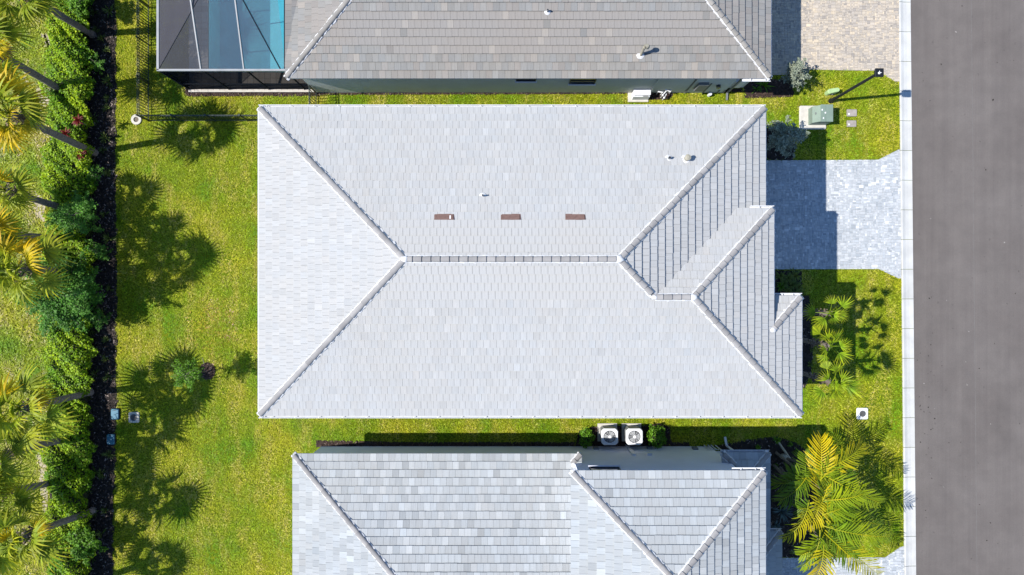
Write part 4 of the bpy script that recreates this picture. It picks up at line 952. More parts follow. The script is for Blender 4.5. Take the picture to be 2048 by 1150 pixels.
for k, (px, py) in enumerate(((232, 827.5), (223.5, 878))):
    c = P(px, py); t = thing('valve_box', c, ['blue green valve box lid beside the square drain cover', 'blue green valve box lid in the mulch edge, farther from the drain cover'][k], 'valve box', 'irrigation valve boxes')
    mb = MB(); mb.box(c.x-0.23, c.y-0.30, -0.02, c.x+0.23, c.y+0.30, 0.10, bev=0.06); mb.build('box', M['black'], t)
    mb = MB(); mb.box(c.x-0.205, c.y-0.275, 0.09, c.x+0.205, c.y+0.275, 0.125, bev=0.05); mb.build('lid', M['teal'], t)
    mb = MB(); mb.bar((c.x-0.05, c.y+0.21, 0.126), (c.x+0.05, c.y+0.21, 0.126), 0.03, 0.012); mb.build('finger_hole', M['black'], t)

AC = ['white air conditioner whose fan is half in shadow, beside the smaller bush', 'white air conditioner with fully sunlit fan, beside the bigger bush']
for k, px in enumerate((1219.5, 1269)):
    c = P(px-4, 866, 0); c.x = PX(px, 0.85); c.y = PY(873.5, 0.85)
    t = thing('air_conditioner', (c.x, c.y, 0), AC[k], 'air conditioner', 'outdoor air conditioners'); h = 0.40
    mb = MB(); mb.box(c.x-0.52, c.y-0.42, -0.02, c.x+0.50, c.y+0.52, 0.08); mb.build('pad', M['pad'], t)
    mb = MB(); mb.box(c.x-h, c.y-h, 0.08, c.x+h, c.y+h, 0.80, bev=0.10); cb = mb.build('cabinet', M['steel'], t)
    for q in range(7):
        z = 0.16+q*0.085
        mb = MB(); mb.box(c.x-h-0.008, c.y-h+0.1, z, c.x-h+0.02, c.y+h-0.1, z+0.05); mb.box(c.x-h+0.1, c.y+h-0.02, z, c.x+h-0.1, c.y+h+0.008, z+0.05); mb.build('louvre', M['cage'], cb)
    # top with a round opening
    seg = 32; R = 0.315; vs = []; 
    def sq(a):
        x, y = math.cos(a), math.sin(a); s_ = 1/max(abs(x), abs(y)); x *= s_; y *= s_
        if abs(x)+abs(y) > 1.72: f_ = 1.72/(abs(x)+abs(y)); x *= f_; y *= f_
        return x*(h+0.03), y*(h+0.03)
    for z, out_ in ((0.78, 1), (0.84, 1), (0.87, 0.94)):
        for q in range(seg): x, y = sq(2*math.pi*q/seg); vs.append((c.x+x*out_, c.y+y*out_, z))
    for z, r_ in ((0.86, R), (0.66, R)):
        for q in range(seg): vs.append((c.x+r_*math.cos(2*math.pi*q/seg), c.y+r_*math.sin(2*math.pi*q/seg), z))
    mb = MB(); mb.add(vs, [(i*seg+q, i*seg+(q+1) % seg, (i+1)*seg+(q+1) % seg, (i+1)*seg+q) for i in range(4) for q in range(seg)]); mb.build('top_cover', M['white'], t)
    mb = MB(); mb.disc((c.x, c.y), R-0.005, 0.795, 0.802, 24); mb.build('fan_well', M['black'], t)
    for q in range(3):
        a0 = q*2.094+0.5+k; mb = MB(); vs = []
        for s_ in range(6):
            a = a0+s_*0.24; vs += [(c.x+0.06*math.cos(a0+s_*0.1), c.y+0.06*math.sin(a0+s_*0.1), 0.835-s_*0.005), (c.x+0.28*math.cos(a), c.y+0.28*math.sin(a), 0.84-s_*0.006)]
        mb.add(vs, [(2*s_, 2*s_+1, 2*s_+3, 2*s_+2) for s_ in range(5)]); mb.build('fan_blade', M['cage'], t)
    mb = MB()
    for q in range(12):
        a = q*math.pi/6; mb.bar((c.x+0.06*math.cos(a), c.y+0.06*math.sin(a), 0.875), (c.x+R*math.cos(a), c.y+R*math.sin(a), 0.865), 0.009, 0.009)
    for r_ in (0.14, 0.2, 0.255): mb.ring((c.x, c.y), r_-0.004, r_+0.004, 0.866, 0.874, 24)
    mb.build('fan_guard', M['white'], t)
    mb = MB(); mb.disc((c.x, c.y), 0.085, 0.865, 0.885, 16); mb.build('hub', M['white'], t)

a = P(1255.5, 204.5); b = P(1296, 186)
t = thing('generator', ((a.x+b.x)/2, (a.y+b.y)/2, 0), 'white standby generator with sloped lid on a pad by the tan house', 'generator')
mb = MB(); mb.box(a.x, a.y, -0.02, b.x, b.y, 0.08); mb.build('pad', M['pad'], t)
x0, x1, y0, y1 = a.x+0.2, b.x-0.02, a.y+0.10, b.y-0.03
mb = MB(); pr = [(y0, 0.08), (y1, 0.08), (y1, 0.62), (y0+0.30, 0.66), (y0+0.03, 0.52)]
vs = [(x, y, z) for x in (x0, x1) for y, z in pr]; n = 5
mb.add(vs, [(i, i+n, (i+1) % n+n, (i+1) % n) for i in range(n)] + [tuple(range(n)), tuple(range(2*n-1, n-1, -1))]); mb.build('cabinet', M['white'], t)
mb = MB(); mb.bar((x0-0.02, y1-0.12, 0.665), (x1+0.02, y1-0.12, 0.665), 0.30, 0.04); mb.build('lid', M['white'], t)
mb = MB(); mb.bar((x1-0.35, y0+0.05, 0.55), (x1-0.1, y0+0.05, 0.55), 0.02, 0.12); mb.build('vent', M['steel'], t)

t = thing('pipe_manifold', P(1325, 190), 'cluster of white plastic pipes on the lawn beside the generator', 'pipes')
c = P(1325, 190); rr = random.Random(3)
for k, pts in enumerate(([(-.32, .05, .0), (-.32, .05, .45), (-.1, .0, .45), (-.1, .0, 0)], [(-.1, -.15, 0), (-.1, -.15, .5), (.1, .08, .5), (.35, .1, .5), (.35, .1, 0)], [(0, -.25, 0), (0, -.25, .38), (.12, -.05, .38)], [(-.22, .1, .3), (.05, .12, .3), (.05, .12, .55), (.3, .0, .55)])):
    mb = MB(); mb.tube([(c.x+x, c.y+y, z) for x, y, z in pts], 0.032, 8); mb.build('pipe', M['white'], t)
for (x, y, z) in ((-.1, -.15, .5), (0, -.25, .38), (.05, .12, .55)): mb = MB(); mb.blob((c.x+x, c.y+y, z), (.06, .06, .05), 2, jit=.1); mb.build('valve', M['white'], t)

# ------------------------------------------------------------------ plants: meshes
def leaf_cloud(pts, size, base, var=0.25, up=0.5, aspect=0.5, tints=None, sag=0.0):
    """one diamond leaf per point, random facing biased upwards"""
    n = len(pts); pts = np.asarray(pts); d = rng.normal(size=(n, 3)); d[:, 2] *= 0.35; d[:, 2] -= sag; d /= np.linalg.norm(d, axis=1)[:, None]
    nn = rng.normal(size=(n, 3)); nn[:, 2] = np.abs(nn[:, 2]) + up*2; s = np.cross(d, nn); s /= np.linalg.norm(s, axis=1)[:, None]
    L_ = (size*rng.uniform(0.65, 1.3, n))[:, None]; w = L_*aspect
    V = np.stack([pts - d*L_*0.5, pts + s*w*0.5, pts + d*L_*0.5, pts - s*w*0.5], 1).reshape(-1, 3)
    q = rng.normal(1, var, (n, 1)).clip(0.45, 1.8); T = np.array(base)[None]*q
    if tints is not None: T = T*tints
    return V, np.arange(4*n).reshape(-1, 4), np.repeat(T, 4, 0)
def leaf_obj(name, pts, size, m, parent=None, **k):
    V, Fc, T = leaf_cloud(pts, size, (1, 1, 1), **k); return link_mesh(name, raw_mesh(name, V, Fc, M[m], T), parent)

def fan_frond(seed, petiole, R, nseg, span, droop, fold, m, tip=(1, 1, 1), base=(1, 1, 1), fused=0.35, width=0.40):
    """one costapalmate leaf: petiole along +x, blade segments fanned round its end"""
    r = random.Random(seed); mb = MB(); c = Vector((petiole, 0, -0.06*petiole))
    mb.tube([(0, 0, 0), (petiole*0.5, 0, 0.03), tuple(c)], [0.022, 0.016, 0.012], 5, tuple(x*0.9 for x in base))
    for k in range(nseg):
        a = (k/(nseg-1)-0.5)*span; ln = R*(1-0.18*abs(a/(span/2))**2)*r.uniform(0.9, 1.06)
        d = Vector((math.cos(a), math.sin(a), 0.10*math.cos(a))); s = Vector((-math.sin(a), math.cos(a), 0)); st = 5; vs = []; w0 = span/(nseg-1)*ln*width
        dr = droop*r.uniform(0.7, 1.35); tw = (1 if k % 2 else -1)*fold
        for i in range(st+1):
            f = i/st; p = c + d*(ln*f*(1-0.12*dr*f)) + Vector((0, 0, -dr*ln*0.55*f**2.4))
            w = w0*min(f/fused, 1.0)*(1 if f < fused else max(0.0, 1-(f-fused)/(1-fused))**0.7)
            w = max(w, 0.003)
            vs += [p + s*w + Vector((0, 0, tw*w)), p - s*w - Vector((0, 0, tw*w))]
        q = r.uniform(0.62, 1.38)
        o = len(mb.v)
        mb.add(vs, [(2*i, 2*i+1, 2*i+3, 2*i+2) for i in range(st)])
        for i in range(st+1):
            f = (i/st)**2; col = tuple((b*(1-f)+t_*f)*q for b, t_ in zip(base, tip)); mb.t[o+2*i] = col; mb.t[o+2*i+1] = col
    return mb.mesh('frond', M[m])

def pinnate_frond(seed, L_, m, arch, nleaf=34, ll=0.55, base=(1, 1, 1), rach=(1.1, 1.05, 0.9), vee=0.55):
    """feather leaf: arched midrib along +x with leaflets on both sides"""
    r = random.Random(seed); mb = MB(); ax = []; N_ = 14
    for i in range(N_+1):
        f = i/N_; ax.append(Vector((L_*(f-0.16*arch*f*f), L_*0.05*math.sin(2*f), L_*(0.10*f-0.42*arch*f*f))))
    mb.tube(ax, [0.024*(1-0.8*i/N_)+0.004 for i in range(N_+1)], 5, rach)
    for k in range(nleaf):
        f = 0.16+0.84*k/(nleaf-1); x = f*N_; i = min(int(x), N_-1); p = ax[i].lerp(ax[i+1], x-i); d = (ax[i+1]-ax[i]).normalized()
        ln = ll*(0.55+0.75*math.sin(math.pi*min(1, 0.12+f*0.86))) * r.uniform(0.88, 1.1)
        if f > 0.93: ln *= 0.75
        sd0 = d.cross(Vector((0, 0, 1))).normalized(); up = sd0.cross(d)
        for sgn in (-1, 1):
            fw = 0.45+0.75*f**2; dr = (d*fw + sd0*sgn + up*vee*r.uniform(0.5, 1.2)).normalized(); w = 0.031*r.uniform(0.75, 1.2); wd = d.cross(dr).cross(dr).normalized()
            vs = []; dp = r.uniform(0.2, 0.6); cv = r.uniform(-0.12, 0.22)
            for g in (0, 0.35, 0.75, 1.0):
                q = p + dr*(ln*g) + Vector((0, 0, -dp*ln*g**2.2)) + d*(cv*ln*g*g); ww = w*(0.55 if g == 0 else 1.0 if g < 0.8 else 0.06)
                vs += [q + wd*ww, q - wd*ww]
            qn = r.uniform(0.8, 1.2); t = tuple(b_*qn for b_ in base)
            mb.add(vs, [(0, 1, 3, 2), (2, 3, 5, 4), (4, 5, 7, 6)], t)
    return mb.mesh('frond', M[m])

def frond_matrix(p, az, el, roll=0.0): return Matrix.Translation(p) @ Matrix.Rotation(az, 4, 'Z') @ Matrix.Rotation(-el, 4, 'Y') @ Matrix.Rotation(roll, 4, 'X')

# sabal palms behind the hedge
SAB = [fan_frond(100+k, 0.85+0.12*(k % 3), 1.12, 19, 3.5+0.2*(k % 4), 0.45+0.16*(k % 4), 0.4, 'sabal', (1.45, 1.3, 1.0), (0.8, 0.95, 0.85), 0.18, 0.25) for k in range(8)]
SABY = [fan_frond(120+k, 0.85, 1.0, 18, 3.4, 0.7, 0.4, 'sabal', (2.6, 1.45, 0.4), (1.7, 1.3, 0.5), 0.22, 0.30) for k in range(3)]
SABD = [fan_frond(130+k, 0.7, 0.8, 14, 2.8, 1.1, 0.5, 'thatch', (1.5, 1.45, 1.45), (0.9, 0.85, 0.85), 0.2, 0.26) for k in range(2)]
def sabal(base_px, crown_px, h, label, yellow=0.08, n=22, size=1.04, seed=0):
    r = random.Random(seed); b = P(*base_px); c = P(crown_px[0], crown_px[1], h)
    t = thing('sabal_palm', b, label, 'palm tree', 'sabal palms behind the hedge')
    mid = b.lerp(c, 0.5) + Vector((r.uniform(-0.08, 0.08), r.uniform(-0.08, 0.08), 0)); mb = MB(); pts = []; rad = []
    N_ = 14
    for i in range(N_+1):
        f = i/N_; p = b*(1-f)**2 + mid*(2*f*(1-f)) + c*f*f; pts.append(p); rad.append((0.20 if f < 0.05 else 0.165)*(1+0.05*math.sin(i*2.2)) * (1.0 if f < 0.8 else 1.15))
    mb.tube(pts, rad, 12); mb.build('trunk', M['trunk'], t)
    mb = MB()
    for k in range(26):                    # old leaf bases under the crown
        a = k*2.4; f = 0.80+0.19*(k/26); p = b.lerp(c, f); o = Vector((math.cos(a), math.sin(a), 0.7)); q = r.uniform(0.7, 1.5)
        mb.bar(p + o*0.10, p + o*0.38, 0.07, 0.02, (q, q, q))
    mb.build('leaf_bases', M['thatch'], t)
    for k in range(n):
        f = (k+0.5)/n; el = math.radians(82 - 118*f**0.95 + r.uniform(-8, 8)); az = k*2.39996 + r.uniform(-0.2, 0.2)
        if f > 0.93: me = r.choice(SABD); s_ = 0.85
        elif r.random() < yellow*(0.4+1.6*f): me = r.choice(SABY); s_ = 1.0
        else: me = r.choice(SAB); s_ = 1.0
        sc = size*s_*r.uniform(0.62, 1.22)
        link_mesh('frond', me, t, frond_matrix(c + Vector((0, 0, 0.15)), az, el, r.uniform(-0.4, 0.4)) @ Matrix.Scale(sc, 4))
    return t
sabal((186, 70), (48, -12), 5.0, 'sabal palm in the top left corner above the sand patch', seed=1)
sabal((138, 190), (-26, 96), 5.3, 'sabal palm cut by the left edge with dark trunk over the grass, top', seed=2, n=23)
sabal((191, 306), (24, 228), 5.9, 'sabal palm with yellowing fronds above the red cordylines', yellow=0.55, seed=3)
sabal((160, 425), (14, 380), 3.5, 'sabal palm beside the sand patch left of the small broadleaf tree', seed=4, n=20, size=0.9)
sabal((168, 548), (40, 536), 5.0, 'sabal palm leaning over the broadleaf tree halfway down the hedge', seed=5, yellow=0.15)
sabal((140, 480), (-14, 468), 4.9, 'sabal palm with one yellow frond at the left edge, middle', seed=6, n=20, size=0.85, yellow=0.3)
sabal((182, 784), (44, 816), 4.7, 'full sabal palm level with the blue green valve boxes', seed=7, n=22)
sabal((150, 874), (-22, 918), 4.9, 'sabal palm whose trunk crosses the sandy strip below the full palm', seed=8, n=23)
sabal((187, 1021), (46, 1072), 4.2, 'sabal palm in the bottom left corner with pale leaf bases', seed=9, n=22)
sabal((130, 960), (-18, 990), 4.0, 'sabal palm barely in view at the left edge above the corner palm', seed=10, n=18)
sabal((180, 1165), (40, 1215), 4.3, 'sabal palm below the frame edge with fronds at the bottom left', seed=11, n=20)
tag_ = None

# hedge
def hedge(label, px0, px1, pyA, pyB, h, seed, n, step=0.0):
    r = np.random.default_rng(seed); x0, x1 = PX(px0, h), PX(px1, h); yA, yB = PY(pyA, h*0.5), PY(pyB, h*0.5)
    t = thing('hedge', ((x0+x1)/2, (yA+yB)/2, 0), label, 'hedge')
    Y = r.uniform(min(yA, yB), max(yA, yB), n); f = r.uniform(-1, 1, n); xc = (x0+x1)/2; hw = (x1-x0)/2
    wob = 0.17*np.sin(Y*1.3)+0.14*np.sin(Y*3.7+1)+0.10*np.sin(Y*9)
    prof = (1-np.abs(f)**4)
    top = h*(0.62+0.38*prof) + 0.13*np.sin(Y*1.7+f*3)+0.10*np.sin(Y*4.1+f*5+2)+0.07*np.sin(Y*9+f*11)
    X = xc + f*(hw+wob); Z = top - np.abs(r.normal(0, 0.10, n)) - (r.random(n) < 0.22)*r.uniform(0, 0.6, n)*h*0.7
    side = r.random(n) < 0.10; X[side] = xc + np.sign(f[side])*(hw*0.97+wob[side]) + r.normal(0, 0.05, side.sum()); Z[side] = r.uniform(0.1, h*0.8, side.sum())
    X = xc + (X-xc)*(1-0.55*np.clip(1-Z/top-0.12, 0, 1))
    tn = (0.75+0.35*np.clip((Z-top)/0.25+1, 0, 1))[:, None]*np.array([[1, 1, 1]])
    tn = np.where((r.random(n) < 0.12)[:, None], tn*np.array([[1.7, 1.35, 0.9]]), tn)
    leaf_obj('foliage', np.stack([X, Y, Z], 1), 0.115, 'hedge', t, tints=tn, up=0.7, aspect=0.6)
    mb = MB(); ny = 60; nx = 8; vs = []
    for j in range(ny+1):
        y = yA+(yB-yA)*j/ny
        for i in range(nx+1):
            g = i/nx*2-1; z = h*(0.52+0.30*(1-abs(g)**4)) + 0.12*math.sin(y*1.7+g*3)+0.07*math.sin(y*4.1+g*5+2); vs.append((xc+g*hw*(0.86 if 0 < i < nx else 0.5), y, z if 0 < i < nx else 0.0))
    mb.add(vs, [(j*(nx+1)+i, j*(nx+1)+i+1, (j+1)*(nx+1)+i+1, (j+1)*(nx+1)+i) for j in range(ny) for i in range(nx)]); mb.build('shade_core', M['core'], t)
    return t
hedge('long clipped bright green hedge beside the black mulch bed', 80, 168, -50, 1200, 1.2, 5, 58000)

# broadleaf tree growing through the hedge, long arching sprays
def spray_tree(name, label, base_px, top_px, h, nbr, spread, leaf, m, n_leaf, seed, cat='tree', trunk_r=0.06, group=None, zlow=0.35, flat=0.35):
    r = random.Random(seed); b = P(*base_px); c = P(top_px[0], top_px[1], h); t = thing(name, b, label, cat, group)
    mb = MB(); mb.tube([b, b.lerp(c, 0.4)+Vector((0.05, 0.03, 0)), c], [trunk_r, trunk_r*0.7, trunk_r*0.25], 8); mb.build('trunk', M['bark'], t)
    pts = []; tn = []; bm_ = MB()
    for k in range(nbr):
        f = r.uniform(zlow, 0.98); p = b.lerp(c, f); a = r.uniform(0, 6.283); L_ = spread*r.uniform(0.5, 1.0)*(1.1-0.45*f); el = r.uniform(0.05, flat*2)
        line = []
        for i in range(7):
            g = i/6; line.append(p + Vector((math.cos(a+0.25*g)*L_*g, math.sin(a+0.25*g)*L_*g, L_*(math.sin(el)*g-0.22*g*g))))
        bm_.tube(line, [0.016*(1-0.75*i/6) for i in range(7)], 4)
        for i in range(n_leaf//nbr):
            g = r.uniform(0.15, 1.0)**0.8; x = g*6; j = min(int(x), 5); q = line[j].lerp(line[j+1], x-j); w = 0.11*spread*(1.15-g)+0.02
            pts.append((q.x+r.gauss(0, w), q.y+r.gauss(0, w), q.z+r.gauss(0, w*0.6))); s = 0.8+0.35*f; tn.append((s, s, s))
    bm_.build('branches', M['bark'], t)
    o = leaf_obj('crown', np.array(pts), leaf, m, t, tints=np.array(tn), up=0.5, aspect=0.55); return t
spray_tree('broadleaf_tree', 'dark green broadleaf tree growing out of the hedge beside the mulch bed', (148, 590), (116, 590), 2.9, 80, 2.75, 0.12, 'tree', 17000, 3, trunk_r=0.08)
spray_tree('broadleaf_tree', 'small dark green broadleaf sapling spilling from the hedge above the bigger one', (165, 432), (148, 430), 2.3, 34, 1.7, 0.11, 'tree', 6500, 4, trunk_r=0.05)
spray_tree('shrub', 'glossy dark shrub at the top of the mulch bed', (170, 10), (158, 2), 1.9, 26, 1.0, 0.14, 'bush', 2600, 5, cat='shrub', zlow=0.25)
spray_tree('shrub', 'bright glossy shrub beside the bottom left palm in the mulch bed', (180, 1075), (166, 1092), 1.7, 34, 1.25, 0.14, 'bush', 4200, 6, cat='shrub', zlow=0.25)
for k, (bx0, by0, tx0, ty0, hh, sp, nl, lab) in enumerate(((196, 128, 190, 124, 0.8, 0.75, 700, 'low dark shrub in the mulch bed level with the top fence'), (198, 506, 192, 505, 1.0, 0.95, 1100, 'low dark shrub spilling over the mulch bed above the broadleaf tree'), (202, 640, 196, 641, 0.8, 0.8, 800, 'low dark shrub under the edge of the broadleaf tree'), (190, 352, 184, 350, 0.9, 0.8, 800, 'low dark shrub in the mulch bed below the red cordylines'))):
    spray_tree('low_shrub', lab, (bx0, by0), (tx0, ty0), hh, 18, sp, 0.10, 'tree', nl, 60+k, cat='shrub', trunk_r=0.03, zlow=0.2)
# young tree staked in the rear lawn
yt = spray_tree('young_tree', 'young staked tree with thin crown standing in the rear lawn', (414, 743), (366, 749), 2.6, 34, 1.2, 0.085, 'bush', 2300, 8, trunk_r=0.025, zlow=0.55)
a = P(406, 716, 1.1); mb = MB(); mb.tube([P(409, 729), P(405, 716, 0.9)], 0.016, 6); mb.build('stake', M['tan'], yt)
def blob_bush(name, label, px, py, h, rad, leaf, m, n, seed, cat='bush', group=None, sy=1.0, aspect=0.55, lump_=0.2):
    r = np.random.default_rng(seed); c = P(px, py, h*0.6); t = thing(name, (c.x, c.y, 0), label, cat, group)
    d = r.normal(size=(n, 3)); d[:, 2] = np.abs(d[:, 2])*1.0-0.35; d /= np.linalg.norm(d, axis=1)[:, None]
    lum = 1 + lump_*np.sin(d[:, 0]*5+seed)*np.cos(d[:, 1]*6+seed*2) + lump_*0.7*np.sin(d[:, 2]*9+d[:, 0]*7)
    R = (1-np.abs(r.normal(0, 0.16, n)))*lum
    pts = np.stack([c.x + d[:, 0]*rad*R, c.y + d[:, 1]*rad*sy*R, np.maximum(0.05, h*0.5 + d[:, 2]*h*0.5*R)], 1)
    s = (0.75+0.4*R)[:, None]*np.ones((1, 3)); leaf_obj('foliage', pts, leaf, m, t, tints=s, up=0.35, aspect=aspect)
    mb = MB(); mb.blob((c.x, c.y, h*0.42), (rad*0.62, rad*sy*0.62, h*0.36), seed, jit=0.15); mb.build('shade_core', M['core'], t)
    mb = MB(); mb.tube([(c.x, c.y, 0), (c.x, c.y, h*0.4)], 0.03, 6); mb.build('stem', M['bark'], t)
    return t
blob_bush('bush', 'smaller round green bush beside the shaded air conditioner', 1173, 876, 0.75, 0.36, 0.10, 'bush', 520, 3, group='bushes flanking the air conditioners', sy=1.35)
blob_bush('bush', 'bigger round green bush beside the sunlit air conditioner', 1314, 874, 0.9, 0.46, 0.10, 'bush', 850, 4, group='bushes flanking the air conditioners', sy=1.25)
def silver(label, base, top, h, rad, seed, n=2600):
    t = spray_tree('silver_shrub', label, base, top, h, 46, rad, 0.105, 'silver', n, seed, cat='shrub', group='silver leaved shrubs', zlow=0.25, flat=0.6); return t
silver('pale silver leaved shrub beside the tan driveway', (1583, 158), (1601, 141), 1.75, 0.92, 12, 2300)
silver('dark silver leaved shrub in the house shadow beside the transformer', (1555, 284), (1577, 268), 2.2, 1.25, 13, 4200)

# small fan palms in front of the middle house
FAN = [fan_frond(200+k, 0.36+0.09*(k % 4), 0.58+0.05*(k % 3), 11+k % 4, 2.0+0.35*(k % 4), 0.15+0.14*(k % 5), 0.45, 'fan', (1.35, 1.15, 0.8), (0.72, 0.95, 0.9), 0.24, 0.25) for k in range(10)]
FANW = [fan_frond(220+k, 0.70, 0.52, 16, 1.7, 0.12, 0.25, 'fan', (1.1, 1.1, 0.8), (0.95, 1.0, 0.9), 0.8, 0.5) for k in range(2)]
for k, (bpx, cpx, h, lab, n, sz) in enumerate((((1560, 625), (1656, 627), 5.2, 'fan palm farthest up the front bed, by the small hip roof', 10, 0.80),
                                               ((1560, 672), (1660, 692), 5.1, 'fan palm in the middle of the three beside the front wall', 11, 0.86),
                                               ((1562, 735), (1662, 764), 5.0, 'fan palm nearest the roof corner, lowest of the three', 12, 1.06))):
    r = random.Random(40+k); b = P(*bpx); c = P(cpx[0], cpx[1], h); t = thing('fan_palm', b, lab, 'palm tree', 'fan palms in front of the middle house')
    mb = MB(); mb.tube([b, b.lerp(c, 0.5)+Vector((0.02, 0.02, 0)), c], [0.13, 0.115, 0.10], 10); mb.build('trunk', M['trunk'], t)
    mb = MB()
    for q in range(30):
        a = q*2.4; p = b.lerp(c, 0.62+0.36*q/30); o = Vector((math.cos(a), math.sin(a), 0.6)); s_ = r.uniform(0.6, 1.2); mb.bar(p+o*0.08, p+o*0.24, 0.06, 0.02, (s_, s_, s_))
    mb.build('leaf_bases', M['thatch'], t)
    for q in range(n):
        f = (q+0.5)/n; el = math.radians(78-98*f+r.uniform(-15, 15)); az = q*2.39996+k*1.7+r.uniform(-0.5, 0.5)
        me = r.choice(FANW) if r.random() < 0.12 else r.choice(FAN)
        link_mesh('frond', me, t, frond_matrix(c+Vector((0, 0, 0.08)), az, el, r.uniform(-0.5, 0.5)) @ Matrix.Scale(sz*r.uniform(0.7, 1.3), 4))

# areca palm clump: fronds run from their stems to the places where the photo shows their tips
t = thing('areca_palm', P(1560, 925), 'large yellow green feather palm clump beside the lower driveway', 'palm tree')
ARB = [((0.62, 0.84, 0.85), 0), ((1.22, 1.03, 0.6), 1), ((0.30, 0.50, 0.8), 2), ((1.1, 1.0, 0.7), 3)]  # darkest tint: shade on the lower fronds is put into their colour
stems = [((1552, 905), (1650, 985), 3.5), ((1560, 935), (1640, 1030), 3.6), ((1575, 950), (1658, 1062), 3.5), ((1548, 930), (1612, 1000), 3.3), ((1570, 915), (1660, 950), 3.4), ((1580, 975), (1645, 1092), 3.4)]
for bpx, cpx, h in stems:
    b = P(*bpx); c = P(cpx[0], cpx[1], h-0.5); mb = MB(); mb.tube([b, b.lerp(c, 0.5), c, P(cpx[0], cpx[1], h)], [0.075, 0.06, 0.05, 0.035], 8); mb.build('stem', M['bark'], t)
FR = [((1642, 962), (1630, 872), 1), ((1650, 938), (1726, 893), 1), ((1644, 948), (1738, 1008), 0), ((1650, 1018), (1722, 1050), 0), ((1648, 1052), (1762, 1076), 0), ((1650, 1060), (1746, 1160), 1),
      ((1648, 1080), (1612, 1168), 1), ((1648, 1070), (1592, 1100), 0), ((1618, 1000), (1572, 1076), 3), ((1625, 945), (1546, 972), 2), ((1620, 940), (1552, 995), 2), ((1645, 1035), (1632, 935), 3), ((1650, 985), (1738, 1022), 2),
      ((1642, 1000), (1700, 1040), 2), ((1640, 990), (1612, 1048), 3), ((1655, 960), (1700, 975), 2), ((1650, 1040), (1690, 1095), 2), ((1630, 960), (1600, 905), 2), ((1645, 1030), (1690, 1000), 0), ((1640, 1040), (1652, 1110), 2), ((1652, 985), (1678, 925), 2), ((1615, 985), (1588, 945), 2), ((1648, 1010), (1668, 1085), 2), ((1638, 1015), (1660, 930), 2), ((1655, 1030), (1748, 1040), 2), ((1640, 960), (1672, 902), 0), ((1630, 1010), (1590, 1012), 2), ((1648, 1065), (1700, 1128), 2), ((1640, 1060), (1608, 1130), 0), ((1622, 958), (1566, 940), 2), ((1650, 1000), (1712, 985), 0)]
for k, (b0, tip, ci) in enumerate(FR):
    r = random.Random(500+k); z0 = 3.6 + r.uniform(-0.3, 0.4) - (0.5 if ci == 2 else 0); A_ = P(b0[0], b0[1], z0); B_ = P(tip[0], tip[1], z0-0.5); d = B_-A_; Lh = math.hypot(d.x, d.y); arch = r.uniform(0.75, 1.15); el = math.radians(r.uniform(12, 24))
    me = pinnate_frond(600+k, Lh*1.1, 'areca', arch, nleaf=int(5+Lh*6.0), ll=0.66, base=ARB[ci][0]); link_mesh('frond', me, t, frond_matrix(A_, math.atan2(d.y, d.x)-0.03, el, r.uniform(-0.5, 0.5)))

# low plants
def tuft_mesh(seed, n, L_, w, m, curl=0.6, col=(1, 1, 1)):
    r = random.Random(seed); mb = MB()
    for k in range(n):
        a = r.uniform(0, 6.283); el = r.uniform(0.35, 1.35); ln = L_*r.uniform(0.6, 1.1); d = Vector((math.cos(a)*math.cos(el), math.sin(a)*math.cos(el), math.sin(el))); s = Vector((-math.sin(a), math.cos(a), 0)); vs = []
        for i in range(4):
            g = i/3; p = d*(ln*g) + Vector((0, 0, -curl*ln*0.5*g*g)); ww = w*(0.8 if i == 0 else 1 if i < 3 else 0.05); vs += [p+s*ww, p-s*ww]
        q = r.uniform(0.7, 1.3); mb.add(vs, [(0, 1, 3, 2), (2, 3, 5, 4), (4, 5, 7, 6)], tuple(c_*q for c_ in col))
    return mb.mesh('leaves', M[m])
TU = [tuft_mesh(k, 34, 0.34, 0.012, 'tuft') for k in range(4)]
r = random.Random(77)
def plant(name, px, py, me, label, cat, group=None, sc=1.0, z=0.02):
    o = link_mesh(name, me); p = P(px, py); o.location = (p.x, p.y, z); o.rotation_euler = (0, 0, r.uniform(0, 6)); o.scale = (sc, sc, sc); return tag(o, label, cat, group)
spots = [(x, y) for y in range(30, 1150, 40) for x in (184, 212)]
for (x, y) in spots:
    x += r.uniform(-9, 9); y += r.uniform(-14, 14)
    if r.random() < 0.22 or (815 < y < 895 and x > 200): continue
    plant('border_tuft', x, y, r.choice(TU), 'small dark green tuft planted in the black mulch bed', 'tuft', 'tufts in the mulch bed', r.uniform(0.9, 1.6))
CORD = tuft_mesh(9, 40, 0.46, 0.024, 'red', 0.8)
for (bx_, by_, tx, ty, h, lab) in ((186, 258, 157, 240, 1.5, 'red cordyline on a thin stem nearest the mulch edge'), (182, 275, 132, 266, 1.6, 'dark red cordyline leaning over the hedge'), (190, 322, 163, 309, 1.1, 'small red cordyline below the yellowing palm trunk')):
    b = P(bx_, by_); c = P(tx, ty, h); t = thing('cordyline', b, lab, 'cordyline', 'red cordylines by the hedge')
    mb = MB(); mb.tube([b, b.lerp(c, .5)+Vector((0, 0, .1)), c], [0.02, 0.016, 0.014], 6); mb.build('stem', M['bark'], t); link_mesh('leaves', CORD, t, Matrix.Translation(c))
GT = tuft_mesh(12, 50, 0.40, 0.022, 'bush', 0.7); BT = tuft_mesh(14, 60, 0.75, 0.02, 'blueleaf', 0.5)
